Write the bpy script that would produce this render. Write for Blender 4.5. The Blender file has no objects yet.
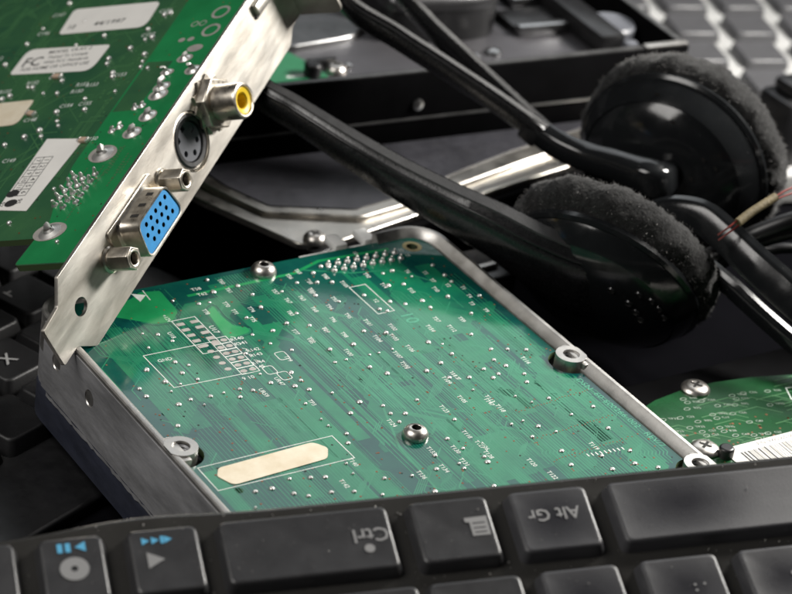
import bpy, bmesh, math, random
from mathutils import Vector, Matrix, noise
random.seed(7)
scene = bpy.context.scene
COL = scene.collection
V = Vector

# ---------------------------------------------------------------- materials
def mat(name, base, rough=0.5, metal=0.0, spec=0.5, vary=0.0, vscale=0.2, vcol=None, rvary=0.0, bump=0.0,
        bscale=2.0, coat=0.0, coat_rough=0.1, stretch=(1, 1, 1), sheen=0.0, dust=0.0):
    m = bpy.data.materials.new(name); m.use_nodes = True
    nt = m.node_tree; N = nt.nodes; L = nt.links
    b = N['Principled BSDF']
    b.inputs['Base Color'].default_value = (*base, 1)
    b.inputs['Roughness'].default_value = rough
    b.inputs['Metallic'].default_value = metal
    b.inputs['Specular IOR Level'].default_value = spec
    b.inputs['Coat Weight'].default_value = coat
    b.inputs['Coat Roughness'].default_value = coat_rough
    b.inputs['Sheen Weight'].default_value = sheen
    if vary or rvary or bump or dust:
        tc = N.new('ShaderNodeTexCoord'); mp = N.new('ShaderNodeMapping')
        mp.inputs['Scale'].default_value = stretch
        L.new(tc.outputs['Object'], mp.inputs['Vector'])
    if vary:
        n = N.new('ShaderNodeTexNoise'); n.inputs['Scale'].default_value = vscale; n.inputs['Detail'].default_value = 6
        n.inputs['Roughness'].default_value = 0.65
        L.new(mp.outputs[0], n.inputs['Vector'])
        r = N.new('ShaderNodeValToRGB'); r.color_ramp.elements[0].position = 0.35; r.color_ramp.elements[1].position = 0.68
        v2 = vcol or tuple(c * (1 - vary) for c in base)
        r.color_ramp.elements[0].color = (*v2, 1); r.color_ramp.elements[1].color = (*base, 1)
        L.new(n.outputs['Fac'], r.inputs[0])
        out = r.outputs[0]
        if dust:
            d = N.new('ShaderNodeTexNoise'); d.inputs['Scale'].default_value = 1.9; d.inputs['Detail'].default_value = 3
            L.new(tc.outputs['Object'], d.inputs['Vector'])
            dr = N.new('ShaderNodeValToRGB'); dr.color_ramp.elements[0].position = 0.70; dr.color_ramp.elements[1].position = 0.78
            dr.color_ramp.elements[0].color = (0, 0, 0, 1); dr.color_ramp.elements[1].color = (dust, dust, dust, 1)
            L.new(d.outputs['Fac'], dr.inputs[0])
            mx = N.new('ShaderNodeMix'); mx.data_type = 'RGBA'
            L.new(dr.outputs[0], mx.inputs[0]); L.new(out, mx.inputs[6]); mx.inputs[7].default_value = (.45, .45, .44, 1)
            out = mx.outputs[2]
        L.new(out, b.inputs['Base Color'])
    if rvary:
        n2 = N.new('ShaderNodeTexNoise'); n2.inputs['Scale'].default_value = vscale * 2.3; n2.inputs['Detail'].default_value = 8
        L.new(mp.outputs[0], n2.inputs['Vector'])
        mr = N.new('ShaderNodeMapRange'); mr.inputs[1].default_value = 0.3; mr.inputs[2].default_value = 0.7
        mr.inputs[3].default_value = max(0.03, rough - rvary); mr.inputs[4].default_value = min(1, rough + rvary)
        L.new(n2.outputs['Fac'], mr.inputs[0]); L.new(mr.outputs[0], b.inputs['Roughness'])
    if bump:
        n3 = N.new('ShaderNodeTexNoise'); n3.inputs['Scale'].default_value = bscale; n3.inputs['Detail'].default_value = 4
        L.new(mp.outputs[0], n3.inputs['Vector'])
        bp = N.new('ShaderNodeBump'); bp.inputs['Strength'].default_value = bump; bp.inputs['Distance'].default_value = 0.3
        L.new(n3.outputs['Fac'], bp.inputs['Height']); L.new(bp.outputs[0], b.inputs['Normal'])
        if coat: L.new(bp.outputs[0], b.inputs['Coat Normal'])
    return m

M = {}
M['mask_dark'] = mat('solder mask over bare laminate', (.006, .090, .062), .12, vary=.45, vscale=.05, vcol=(.002, .045, .045), bump=.05, bscale=.5, rvary=.03)
M['mask_pour'] = mat('solder mask over copper pour', (.011, .19, .085), .12, vary=.4, vscale=.045, vcol=(.004, .085, .060), bump=.05, bscale=.5, rvary=.03)
M['mask_bright'] = mat('solder mask over bright copper', (.015, .27, .09), .12, vary=.2, vscale=.1, bump=.04, bscale=.5)
M['mask_trace'] = mat('solder mask over track', (.024, .22, .115), .12, vary=.25, vscale=.1)
M['mask_ink'] = mat('etched copper lettering', (.07, .30, .19), .35)
M['via'] = mat('copper via', (.20, .065, .025), .4, metal=.3)
M['hole'] = mat('dark hole', (.006, .005, .004), .8)
M['ink_white'] = mat('white legend ink', (.72, .77, .72), .6, vary=.25, vscale=.9)
M['ink_dim'] = mat('thin pale legend ink', (.36, .43, .36), .6, vary=.3, vscale=.9)
M['ink_black'] = mat('black label ink', (.02, .02, .02), .6)
M['solder'] = mat('tinned solder', (.90, .88, .85), .42, metal=.9, vary=.15, vscale=1.1)
M['tin'] = mat('dull tinned pad', (.56, .52, .48), .5, metal=.4, vary=.25, vscale=.5)
M['brass'] = mat('annular ring', (.32, .26, .12), .35, metal=.7)
M['card_dark'] = mat('card solder mask dark', (.046, .135, .056), .24, vary=.45, vscale=.05, vcol=(.024, .085, .046), bump=.05, bscale=.4, rvary=.05)
M['card_bright'] = mat('card solder mask over ground copper', (.020, .24, .078), .24, vary=.25, vscale=.06, bump=.05, bscale=.5, rvary=.05)
M['card_trace'] = mat('card track', (.055, .16, .065), .3)
M['fr4'] = mat('board edge laminate', (.11, .17, .07), .6)
M['paper'] = mat('white paper label', (.80, .78, .74), .6, vary=.06, vscale=.15)
M['paper_cream'] = mat('cream paper label', (.76, .69, .55), .6, vary=.3, vscale=.2, vcol=(.64, .55, .40), bump=.05, bscale=1.5)
M['alu'] = mat('cast aluminium', (.60, .585, .56), .46, metal=1, vary=.25, vscale=.12, rvary=.08, bump=.06, bscale=2.2)
M['alu_dark'] = mat('cast side wall', (.45, .45, .465), .44, metal=.35, vary=.5, vscale=.10, rvary=.12, bump=.14, bscale=1.1, stretch=(1, .5, 2))
M['navy'] = mat('dark blue cover', (.042, .047, .070), .36, vary=.5, vscale=.14, rvary=.1, bump=.08, bscale=1.4, stretch=(1, .35, 1))
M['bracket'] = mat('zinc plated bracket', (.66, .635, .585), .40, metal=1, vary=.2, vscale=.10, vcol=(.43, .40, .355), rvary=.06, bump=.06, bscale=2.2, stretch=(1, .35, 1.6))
M['nickel'] = mat('nickel plated', (.70, .645, .56), .33, metal=1, vary=.35, vscale=.3, rvary=.07)
M['steel'] = mat('polished steel screw', (.80, .76, .71), .34, metal=1, vary=.25, vscale=.5, rvary=.06)
M['chrome'] = mat('bright steel', (.45, .45, .45), .28, metal=1, vary=.3, vscale=.2)
M['lid'] = mat('brushed drive lid', (.60, .57, .52), .34, metal=1, vary=.2, vscale=.12, rvary=.08, bump=.03, bscale=2)
M['plate_dark'] = mat('dark label plate', (.035, .035, .042), .45, vary=.4, vscale=.14, rvary=.08)
M['black_plastic'] = mat('black plastic', (.012, .012, .013), .36, vary=.4, vscale=.2, rvary=.06)
M['black_gloss'] = mat('glossy black plastic', (.011, .012, .013), .16, rvary=.06, vary=.2, vscale=.1, dust=.10, bump=.03, bscale=1.5)
M['black_arm'] = mat('moulded black plastic', (.013, .013, .014), .27, bump=.12, bscale=2.2, vary=.3, vscale=.3, rvary=.06, dust=.14)
M['glint_bead'] = mat('polished edge bead', (.02, .02, .021), .16, vary=.3, vscale=.3)  # glossy edge shape added to catch highlight lines
M['black_satin'] = mat('textured lit strip', (.034, .034, .035), .50, bump=.45, bscale=3.0, vary=.3, vscale=.4, dust=.16)  # lighter than the arm, painting its lit top face
M['tray'] = mat('black tray wall', (.004, .004, .0045), .7, spec=.02, vary=.4, vscale=.1, rvary=.08)
M['tray_rim'] = mat('worn tray edge', (.10, .10, .10), .35, metal=.4, vary=.5, vscale=.2)
M['floor_grey'] = mat('grey sheet metal', (.075, .073, .08), .45, metal=.2, vary=.3, vscale=.04, rvary=.1)
M['key'] = mat('satin black keycap', (.031, .031, .033), .37, spec=.5, vary=.12, vscale=.08, bump=.10, bscale=3.2, dust=.28, rvary=.05)
def worn(name, cx, cy, rx, ry):
    m = mat(name, (.040, .040, .044), .45, bump=.10, bscale=3.2); nt = m.node_tree; N = nt.nodes; L = nt.links; b = N['Principled BSDF']
    tc = N.new('ShaderNodeTexCoord'); mp = N.new('ShaderNodeMapping'); mp.inputs['Location'].default_value = (-cx / rx, -cy / ry, 0); mp.inputs['Scale'].default_value = (1 / rx, 1 / ry, .01)
    ln = N.new('ShaderNodeVectorMath'); ln.operation = 'LENGTH'; L.new(tc.outputs['Object'], mp.inputs[0]); L.new(mp.outputs[0], ln.inputs[0])
    n = N.new('ShaderNodeTexNoise'); n.inputs['Scale'].default_value = .35; n.inputs['Detail'].default_value = 5; L.new(tc.outputs['Object'], n.inputs['Vector'])
    ad = N.new('ShaderNodeMath'); ad.operation = 'MULTIPLY_ADD'; ad.inputs[1].default_value = .3; L.new(n.outputs['Fac'], ad.inputs[0]); L.new(ln.outputs['Value'], ad.inputs[2])
    mr = N.new('ShaderNodeMapRange'); mr.inputs[1].default_value = .3; mr.inputs[2].default_value = 1.7; mr.inputs[3].default_value = .20; mr.inputs[4].default_value = .46
    L.new(ad.outputs[0], mr.inputs[0]); L.new(mr.outputs[0], b.inputs['Roughness'])
    cr = N.new('ShaderNodeMix'); cr.data_type = 'RGBA'; cr.inputs[6].default_value = (.027, .027, .031, 1); cr.inputs[7].default_value = (.044, .044, .048, 1)  # worn centre also painted darker for its dark reflection
    mr2 = N.new('ShaderNodeMapRange'); mr2.inputs[1].default_value = .3; mr2.inputs[2].default_value = 1.7; L.new(ad.outputs[0], mr2.inputs[0]); L.new(mr2.outputs[0], cr.inputs[0]); L.new(cr.outputs[2], b.inputs['Base Color'])
    return m
M['key_gloss'] = worn('worn dark-sheen keycap', 0, 0, 6.5, 6)
M['key_space'] = worn('worn dark-sheen space bar', -36, 1.0, 10, 6.5)
M['kbase'] = mat('keyboard frame plastic', (.034, .033, .031), .20, vary=.2, vscale=.05, rvary=.05, dust=.3, bump=.03, bscale=1.2)
M['legend'] = mat('grey key legend', (.23, .23, .23), .6)
M['legend_blue'] = mat('blue key legend', (.08, .36, .58), .55)
M['key_grey'] = mat('dark silver keycap', (.085, .085, .09), .30, vary=.15, vscale=.08)
M['silver_base'] = mat('silver keyboard frame', (.50, .50, .49), .42, vary=.2, vscale=.1)
M['motor'] = mat('dull motor metal', (.16, .16, .165), .32, metal=.9, vary=.3, vscale=.1)
M['speck'] = mat('pale dust', (.36, .35, .33), .9)
M['key_old'] = mat('old black keycap', (.008, .008, .009), .5, vary=.4, vscale=.2, bump=.15, bscale=2.5)
M['foam'] = mat('black foam', (.022, .022, .022), .95, spec=.15, bump=1.0, bscale=1.3, vary=.6, vscale=.9, sheen=.12)
M['fibre'] = mat('foam fibre', (.17, .165, .16), .8, spec=.3)
M['blue'] = mat('blue connector plastic', (.035, .30, .68), .42, vary=.25, vscale=.35)
M['yellow'] = mat('yellow connector plastic', (.72, .50, .025), .35)
M['dark_grey'] = mat('grey connector plastic', (.105, .11, .125), .42)
M['white_plastic'] = mat('white nylon', (.68, .68, .66), .45)
M['f_mask'] = mat('dark green mask', (.010, .085, .026), .26, vary=.45, vscale=.06, bump=.05, bscale=.5)
M['sleeve'] = mat('yellow heat shrink', (.165, .13, .065), .7, bump=.4, bscale=1.3, vary=.4, vscale=.5)
M['red_wire'] = mat('red wire', (.17, .022, .016), .4)
M['cable'] = mat('black cable jacket', (.013, .013, .014), .38)
M['tan'] = mat('tan plastic', (.50, .36, .27), .5)
M['green_far'] = mat('pale green board', (.03, .20, .09), .35, vary=.2, vscale=.1)
M['ground'] = mat('black desk top', (.004, .004, .005), .9, spec=.0, vary=.3, vscale=.02)

# ---------------------------------------------------------------- mesh helpers (units: millimetres)
class MB:
    """collects shapes of one mesh object"""
    def __init__(s): s.v = []; s.f = []; s.m = []; s.mats = []; s.sm = []
    def mi(s, m):
        if m not in s.mats: s.mats.append(m)
        return s.mats.index(m)
    def add(s, vs, fs, m, smooth=False, mx=None):
        o = len(s.v); k = s.mi(m)
        for p in vs: s.v.append(tuple(mx @ V(p)) if mx else tuple(p))
        for f in fs: s.f.append([i + o for i in f]); s.m.append(k); s.sm.append(smooth)
        return s
    def bm(s, bm, m, smooth=False, mx=None):
        bm.verts.index_update()
        s.add([v.co.copy() for v in bm.verts], [[v.index for v in f.verts] for f in bm.faces], m, smooth, mx); bm.free(); return s
    def box(s, lo, hi, m, bevel=0.0, seg=2, mx=None):
        bm = bmesh.new(); bmesh.ops.create_cube(bm, size=1)
        c = [(a + b) / 2 for a, b in zip(lo, hi)]; d = [b - a for a, b in zip(lo, hi)]
        for v in bm.verts: v.co = V((v.co.x * d[0] + c[0], v.co.y * d[1] + c[1], v.co.z * d[2] + c[2]))
        if bevel: bmesh.ops.bevel(bm, geom=bm.edges[:], offset=min(bevel, min(d) * .49), segments=seg, profile=.5, affect='EDGES')
        return s.bm(bm, m, bool(bevel), mx)
    def prism(s, pts, z0, z1, m, holes=(), bevel=0.0, mx=None, side=None, smooth=False):
        """plate: outline (ccw) with holes, between z0 and z1; bevel rounds the upper rim"""
        def tri(z, loops):
            bm = bmesh.new(); es = []
            for lp in loops:
                vs = [bm.verts.new((x, y, z)) for x, y in lp]
                es += [bm.edges.new((vs[i], vs[(i + 1) % len(vs)])) for i in range(len(vs))]
            bmesh.ops.triangle_fill(bm, use_beauty=True, edges=es, normal=(0, 0, 1))
            bmesh.ops.recalc_face_normals(bm, faces=bm.faces[:])
            if bm.faces and sum(f.normal.z for f in bm.faces) < 0: bmesh.ops.reverse_faces(bm, faces=bm.faces[:])
            return bm
        top = inset(pts, bevel) if bevel else pts
        s.bm(tri(z1, [top] + list(holes)), m, False, mx)
        b = tri(z0, [pts] + list(holes)); bmesh.ops.reverse_faces(b, faces=b.faces[:]); s.bm(b, m, False, mx)
        sd = side or m; n = len(pts)
        if bevel:
            rings = [[(x, y, z0) for x, y in pts], [(x, y, z1 - bevel) for x, y in pts]]
            for a in (30, 60): 
                q = inset(pts, bevel * (1 - math.cos(math.radians(a)))); rings.append([(x, y, z1 - bevel + bevel * math.sin(math.radians(a))) for x, y in q])
            rings.append([(x, y, z1) for x, y in top])
        else: rings = [[(x, y, z0) for x, y in pts], [(x, y, z1) for x, y in pts]]
        s.rings(rings, sd, smooth or bool(bevel), mx)
        for h in holes:
            h2 = h if area(h) < 0 else h[::-1]
            s.rings([[(x, y, z0) for x, y in h2], [(x, y, z1) for x, y in h2]], sd, True, mx)
        return s
    def rings(s, rings, m, smooth=True, mx=None, cap0=False, cap1=False, closed=True):
        n = len(rings[0]); vs = [p for r in rings for p in r]; fs = []
        for k in range(len(rings) - 1):
            for i in range(n if closed else n - 1):
                j = (i + 1) % n
                fs.append([k * n + i, k * n + j, (k + 1) * n + j, (k + 1) * n + i])
        s.add(vs, fs, m, smooth, mx)
        if cap0: s.add(rings[0], [list(range(n))[::-1]], m, False, mx)
        if cap1: s.add(rings[-1], [list(range(n))], m, False, mx)
        return s
    def lathe(s, prof, m, seg=32, mx=None, smooth=True):
        """profile [(radius, height)] about local z; first and last may sit on the axis"""
        rs = [[(r * math.cos(2 * math.pi * i / seg), r * math.sin(2 * math.pi * i / seg), h) for i in range(seg)] for r, h in prof]
        return s.rings(rs, m, smooth, mx)
    def disc(s, x, y, z, r, m, seg=14, r2=None, rot=0.0, mx=None):
        r2 = r2 or r; c, d = math.cos(rot), math.sin(rot); P = []
        for i in range(seg):
            a = 2 * math.pi * i / seg; u, w = r * math.cos(a), r2 * math.sin(a); P.append((x + u * c - w * d, y + u * d + w * c, z))
        return s.add(P, [list(range(seg))], m, False, mx)
    def line(s, pts, w, z, m, closed=False, mx=None):
        """flat strip of width w along a polyline"""
        P = [V((p[0], p[1])) for p in pts]; n = len(P); L = []; R = []
        for i in range(n):
            a = P[(i - 1) % n] if closed or i else None; b = P[(i + 1) % n] if closed or i < n - 1 else None
            d1 = (P[i] - a).normalized() if a is not None else (b - P[i]).normalized()
            d2 = (b - P[i]).normalized() if b is not None else d1
            n1, n2 = V((-d1.y, d1.x)), V((-d2.y, d2.x)); t = (n1 + n2)
            t = n1 if t.length < 1e-5 else t.normalized(); k = w / 2 / max(.4, t.dot(n1))
            L.append(P[i] + t * k); R.append(P[i] - t * k)
        vs = [(p.x, p.y, z) for p in L] + [(p.x, p.y, z) for p in R]
        fs = [[n + i, n + (i + 1) % n, (i + 1) % n, i] for i in range(n if closed else n - 1)]
        return s.add(vs, fs, m, False, mx)
    def sweep(s, path, sec, m, up=(0, 0, 1), cap=True, smooth=True):
        """sec(i, t) -> list of (u, v) offsets; u along up, v across"""
        n = len(path); up = V(up); rs = []
        for i, p in enumerate(path):
            t = (path[min(i + 1, n - 1)] - path[max(i - 1, 0)]).normalized()
            u = (up - t * up.dot(t)).normalized(); w = t.cross(u)
            rs.append([tuple(p + u * a + w * b) for a, b in sec(i, i / (n - 1))])
        return s.rings(rs, m, smooth, None, cap, cap)
    def build(s, name, parent=None, sharp=32, **props):
        me = bpy.data.meshes.new(name); me.from_pydata(s.v, [], s.f)
        for k in s.mats: me.materials.append(k if not isinstance(k, str) else M[k])
        me.polygons.foreach_set('material_index', s.m); me.polygons.foreach_set('use_smooth', s.sm)
        me.update()
        if any(s.sm): me.set_sharp_from_angle(angle=math.radians(sharp))
        o = bpy.data.objects.new(name, me); COL.objects.link(o)
        if parent: o.parent = parent
        for k, v in props.items(): o[k] = v
        return o

def area(p): return sum(p[i][0] * p[(i + 1) % len(p)][1] - p[(i + 1) % len(p)][0] * p[i][1] for i in range(len(p))) / 2
def inset(pts, d):
    n = len(pts); out = []; sg = 1 if area(pts) > 0 else -1
    for i in range(n):
        a, b, c = V(pts[i - 1]), V(pts[i]), V(pts[(i + 1) % n])
        d1 = (b - a).normalized(); d2 = (c - b).normalized()
        n1, n2 = V((-d1.y, d1.x)) * sg, V((-d2.y, d2.x)) * sg; t = n1 + n2
        t = n1 if t.length < 1e-6 else t.normalized(); q = b + t * (d / max(.5, t.dot(n1))); out.append((q.x, q.y))
    return out
def rrect(x0, y0, x1, y1, r, seg=5):
    P = []
    for cx, cy, a0 in ((x1 - r, y1 - r, 0), (x0 + r, y1 - r, 90), (x0 + r, y0 + r, 180), (x1 - r, y0 + r, 270)):
        for k in range(seg + 1):
            a = math.radians(a0 + 90 * k / seg); P.append((cx + r * math.cos(a), cy + r * math.sin(a)))
    return P
def circ(x, y, r, seg=20, r2=None): return [(x + r * math.cos(2 * math.pi * i / seg), y + (r2 or r) * math.sin(2 * math.pi * i / seg)) for i in range(seg)]
def rounded(pts, r, seg=4):
    """rounds every corner of a polygon; r may be a list"""
    out = []; n = len(pts)
    for i in range(n):
        rr = r[i] if isinstance(r, (list, tuple)) else r
        a, b, c = V(pts[i - 1]), V(pts[i]), V(pts[(i + 1) % n]); d1 = (a - b); d2 = (c - b)
        if rr <= 0: out.append((b.x, b.y)); continue
        k = min(rr, d1.length * .45, d2.length * .45); p, q = b + d1.normalized() * k, b + d2.normalized() * k
        for j in range(seg + 1):
            t = j / seg; o = p * (1 - t) ** 2 + b * 2 * t * (1 - t) + q * t * t; out.append((o.x, o.y))
    return out
def crom(pts, k=8):
    P = [V(p) for p in pts]; P = [P[0] * 2 - P[1]] + P + [P[-1] * 2 - P[-2]]; out = []
    for i in range(1, len(P) - 2):
        a, b, c, d = P[i - 1:i + 3]
        for j in range(k):
            t = j / k; out.append(.5 * ((2 * b) + (c - a) * t + (2 * a - 5 * b + 4 * c - d) * t * t + (3 * b - a - 3 * c + d) * t ** 3))
    out.append(P[-2]); return out
def lerp_list(L, t):
    x = t * (len(L) - 1); i = min(int(x), len(L) - 2); return L[i] + (L[i + 1] - L[i]) * (x - i)
_tc = {}
def glyphs(body):
    """triangulated outline of a string at size 1, centred on its cap height"""
    if body not in _tc:
        cu = bpy.data.curves.new('writing', 'FONT'); cu.body = body; cu.size = 1; cu.align_x = 'CENTER'; cu.align_y = 'CENTER'; cu.resolution_u = 2; cu.offset = .010
        o = bpy.data.objects.new('writing', cu); COL.objects.link(o)
        me = bpy.data.meshes.new_from_object(o.evaluated_get(bpy.context.evaluated_depsgraph_get()))
        _tc[body] = ([v.co.copy() for v in me.vertices], [list(p.vertices) for p in me.polygons])
        bpy.data.objects.remove(o); bpy.data.curves.remove(cu); bpy.data.meshes.remove(me)
    return _tc[body]
def text(mb, body, x, y, z, size, m, xdir=(1, 0), ydir=None, sx=1.0):
    """flat lettering in the plane z; xdir reading direction, ydir glyph up"""
    vs, fs = glyphs(body); xd = V(xdir).normalized(); yd = V(ydir).normalized() if ydir else V((-xd.y, xd.x))
    flip = xd.x * yd.y - xd.y * yd.x < 0
    P = [(x + (xd.x * p.x * sx + yd.x * p.y) * size, y + (xd.y * p.x * sx + yd.y * p.y) * size, z) for p in vs]
    mb.add(P, [f[::-1] for f in fs] if flip else fs, m)
def empty(name, loc, label, cat, group=None, mx=None):
    o = bpy.data.objects.new(name, None); COL.objects.link(o); o.empty_display_size = 5
    if mx is not None: o.matrix_world = mx
    else: o.location = loc
    o['label'] = label; o['category'] = cat
    if group: o['group'] = group
    return o
def frame(o, x, y, z): 
    m = Matrix((x, y, z)).transposed().to_4x4(); m.translation = V(o); return m
def axis_frame(o, a, ref=(0, 0, 1)):
    a = V(a).normalized(); x = V(ref) - a * V(ref).dot(a); x.normalize(); return frame(o, x, a.cross(x), a)
def copy_part(o, loc, parent, rz=0.0, sc=1.0):
    c = o.copy(); COL.objects.link(c); c.parent = parent; c.location = loc; c.rotation_euler = (0, 0, rz); c.scale = (sc,) * 3; return c
def screw(name, x, y, z, r, h, parent, mx=None, slot='hex', m='steel'):
    """dome headed screw with a real recess"""
    s = MB(); q = r * .36; seg = 24
    s.lathe([(r * 1.0, 0), (r, h * .22), (r * .93, h * .5), (r * .78, h * .78), (r * .58, h * .96), (q * 1.05, h), (q, h * .97)], m, seg)
    if slot == 'hex': s.lathe([(q, h * .97), (q * .86, h * .35), (0, h * .3)], 'hole', 12)
    else:
        s.lathe([(q, h * .97), (0, h * .99)], m, seg)
        for k in range(2): s.box((-q * 1.2, -q * .26, h * .8), (q * 1.2, q * .26, h * 1.04 + k * .002), 'hole', mx=Matrix.Rotation(k * math.pi / 2 + .5, 4, 'Z'))
    o = s.build(name, parent)
    o.location = (x, y, z); return o

# ---------------------------------------------------------------- camera and lamps
cam = bpy.data.cameras.new('camera'); co = bpy.data.objects.new('camera', cam); COL.objects.link(co); scene.camera = co
RX, RY, RZ = V((0.83353, -0.53707, 0.12952)), V((-0.17528, -0.47941, -0.85991)), V((0.52393, 0.69406, -0.49374))
CAM = V((-207.266, -335.920, 263.273))
co.matrix_world = frame(CAM, RX, -RY, -RZ)
cam.sensor_width = 360; cam.lens = 2428.874 / 792 * 360      # macro scale: one unit is a millimetre
cam.clip_start = 5; cam.clip_end = 6000
cam.dof.use_dof = True; cam.dof.focus_distance = 498; cam.dof.aperture_fstop = (cam.lens * 1e-3) / (2 * 2.35)

def lamp(name, loc, target, w, h, power, col=(1, 1, 1), spread=180):
    l = bpy.data.lights.new(name, 'AREA'); l.shape = 'RECTANGLE'; l.size = w; l.size_y = h; l.energy = power; l.color = col; l.spread = math.radians(spread)
    o = bpy.data.objects.new(name, l); COL.objects.link(o); o.location = loc
    o.rotation_euler = (V(target) - V(loc)).to_track_quat('-Z', 'Y').to_euler(); return o
lamp('key_lamp', (345, 15, 190), (50, 40, 0), 85, 85, 2.4e6, (1, .965, .91))
lamp('back_softbox', (360, 410, 405), (60, 20, 0), 470, 290, .72e6, (.93, .97, 1))
lamp('top_softbox', (-290, 70, 420), (20, 40, 0), 280, 260, 1.9e6, (1, .97, .93))
w = bpy.data.worlds.new('World'); scene.world = w; w.use_nodes = True
w.node_tree.nodes['Background'].inputs[0].default_value = (.5, .5, .55, 1); w.node_tree.nodes['Background'].inputs[1].default_value = .012
scene.view_settings.view_transform = 'Standard'; scene.view_settings.look = 'None'; scene.view_settings.gamma = 1; scene.view_settings.exposure = 0
scene.view_settings.use_curve_mapping = False
scene.cycles.use_denoising = True; scene.cycles.max_bounces = 6; scene.cycles.caustics_reflective = False; scene.cycles.caustics_refractive = False

# ---------------------------------------------------------------- desk
g = MB(); g.add([(-1500, -1500, -33), (2500, -1500, -33), (2500, 2500, -33), (-1500, 2500, -33)], [[0, 1, 2, 3]], 'ground')
g.build('ground', kind='structure')

# ---------------------------------------------------------------- hard drive with the big green board
drive = empty('hard_drive', (0, 0, 0), 'bare hard drive lying with its large bright green circuit board up, cream label on it', 'hard drive', 'hard drives in the heap')
YB = -56.0
def offset_path(P, d):
    out = []; n = len(P)
    for i in range(n):
        a = V(P[max(i - 1, 0)]); b = V(P[i]); c = V(P[min(i + 1, n - 1)]); d1 = (b - a) if i else (c - b); d2 = (c - b) if i < n - 1 else d1
        n1 = V((-d1.y, d1.x)).normalized(); n2 = V((-d2.y, d2.x)).normalized(); t = (n1 + n2).normalized(); q = b + t * d; out.append((q.x, q.y))
    return out
def arc(cx, cy, r, a0, a1, n=8): return [(cx + r * math.cos(math.radians(a0 + (a1 - a0) * k / n)), cy + r * math.sin(math.radians(a0 + (a1 - a0) * k / n))) for k in range(n + 1)]
fr = MB()
left = [(9, 61.2)] + arc(4.6, 53.6, 7.7, 90, 180) + [(-3.1, 30), (-3.1, YB)]       # runs ccw, inside is on its left
right = [(98.3, YB), (98.3, 0), (98.3, 30), (98.5, 40)] + arc(90.3, 53.6, 8.2, 0, 90) + [(83.2, 61.4)]
for P in (left, right):
    P = [tuple(q) for q in P]; rings_ = []
    for i, (d, z) in enumerate([(0, -9), (0, -.45), (.22, -.12), (.55, 0), (1.1, 0), (1.4, -.22), (2.7, -1.75), (2.9, -2.3), (2.9, -9)]): rings_.append([(x, y, z) for x, y in (offset_path(P, d) if d else P)])
    n_ = len(P); vs = [q for r in rings_ for q in r]; k_ = len(rings_)
    fr.add(vs, [[a * n_ + i, a * n_ + i + 1, (a + 1) * n_ + i + 1, (a + 1) * n_ + i] for a in range(k_ - 1) for i in range(n_ - 1)], 'alu', True)
    fr.add([r[0] for r in rings_], [list(range(k_))], 'alu'); fr.add([r[-1] for r in rings_], [list(range(k_))[::-1]], 'alu')
base = rounded([(-3.1, YB), (98.3, YB), (98.3, 61.2), (-3.1, 61.2)], [.5, .5, 9, 8.5], 6)
fr.prism(inset(base, .02), -17.0, -4.6, 'alu_dark')
for i in range(len(left) - 1):                                      # the left wall outside is darker cast metal
    pass
for bx, by in ((0, 0), (95.25, 0), (95.25, -44.45)):
    fr.prism([(min(max(x, -3.02), 98.22), y) for x, y in circ(bx, by, 3.4, 40)], -6, .12, 'alu', holes=[circ(bx, by, 1.85, 20)], bevel=.0)
    fr.lathe([(1.85, -.5), (1.85, -5.8), (0, -5.9)], 'hole', 20, mx=Matrix.Translation((bx, by, 0)))
    for k in range(5): fr.lathe([(1.86, -.7 - k * .8), (1.55, -1.1 - k * .8), (1.86, -1.5 - k * .8)], 'alu_dark', 20, mx=Matrix.Translation((bx, by, 0)))
for px, py in ((.0, 0), (97.2, 0), (97.2, -44.45)):                  # webs that tie the posts to the wall
    fr.box((px - 1.5 if px else -2.6, py - 4.4, -6), (px + .6 if px else .2, py + 4.4, -.3), 'alu', .3)
fr.build('frame', drive)
sw = MB()                                                            # darker skin of the drive's long left side, with its two threaded holes
side = [(-3.22, YB), (-3.22, 53.6)]
sw.prism([(YB, -17.2), (53.4, -17.2), (53.4, -1.15), (YB, -1.15)], 0, .18, 'alu_dark', holes=[circ(32, -7.5, 1.9, 18), circ(47.2, -7.8, 1.9, 18)], bevel=.08,
         mx=Matrix(((0, 0, -1, -3.12), (1, 0, 0, 0), (0, 1, 0, 0), (0, 0, 0, 1))) @ Matrix.Scale(1, 4))
for y, z in ((32, -7.5), (47.2, -7.8)):
    mx = frame((-3.25, y, z), (0, 1, 0), (0, 0, 1), (1, 0, 0))
    sw.lathe([(1.9, 0), (1.62, .4), (1.5, .5), (1.62, .9), (1.5, 1.3), (1.62, 1.7), (1.5, 2.1), (0, 2.2)], 'steel', 18, mx=mx)
sw.build('side_plate', drive)
cv = MB()
cv.prism(inset(base, -.15), -25.6, -17.25, 'navy', bevel=.5)
rr = random.Random(3)
seam = [(-3.55, y + rr.uniform(-.3, .3)) for y in [YB + i * 1.4 for i in range(int((53 - YB) / 1.4))]]
cv.add([(-3.42 - rr.uniform(0, .12), y, -17.2 + rr.uniform(-.1, .3)) for _, y in seam] + [(-3.42 - rr.uniform(0, .1), y, -17.9 + rr.uniform(-.3, .3)) for _, y in seam],
       [[i, len(seam) + i, len(seam) + i + 1, i + 1] for i in range(len(seam) - 1)], 'alu_dark')
cv.build('cover', drive)

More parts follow.
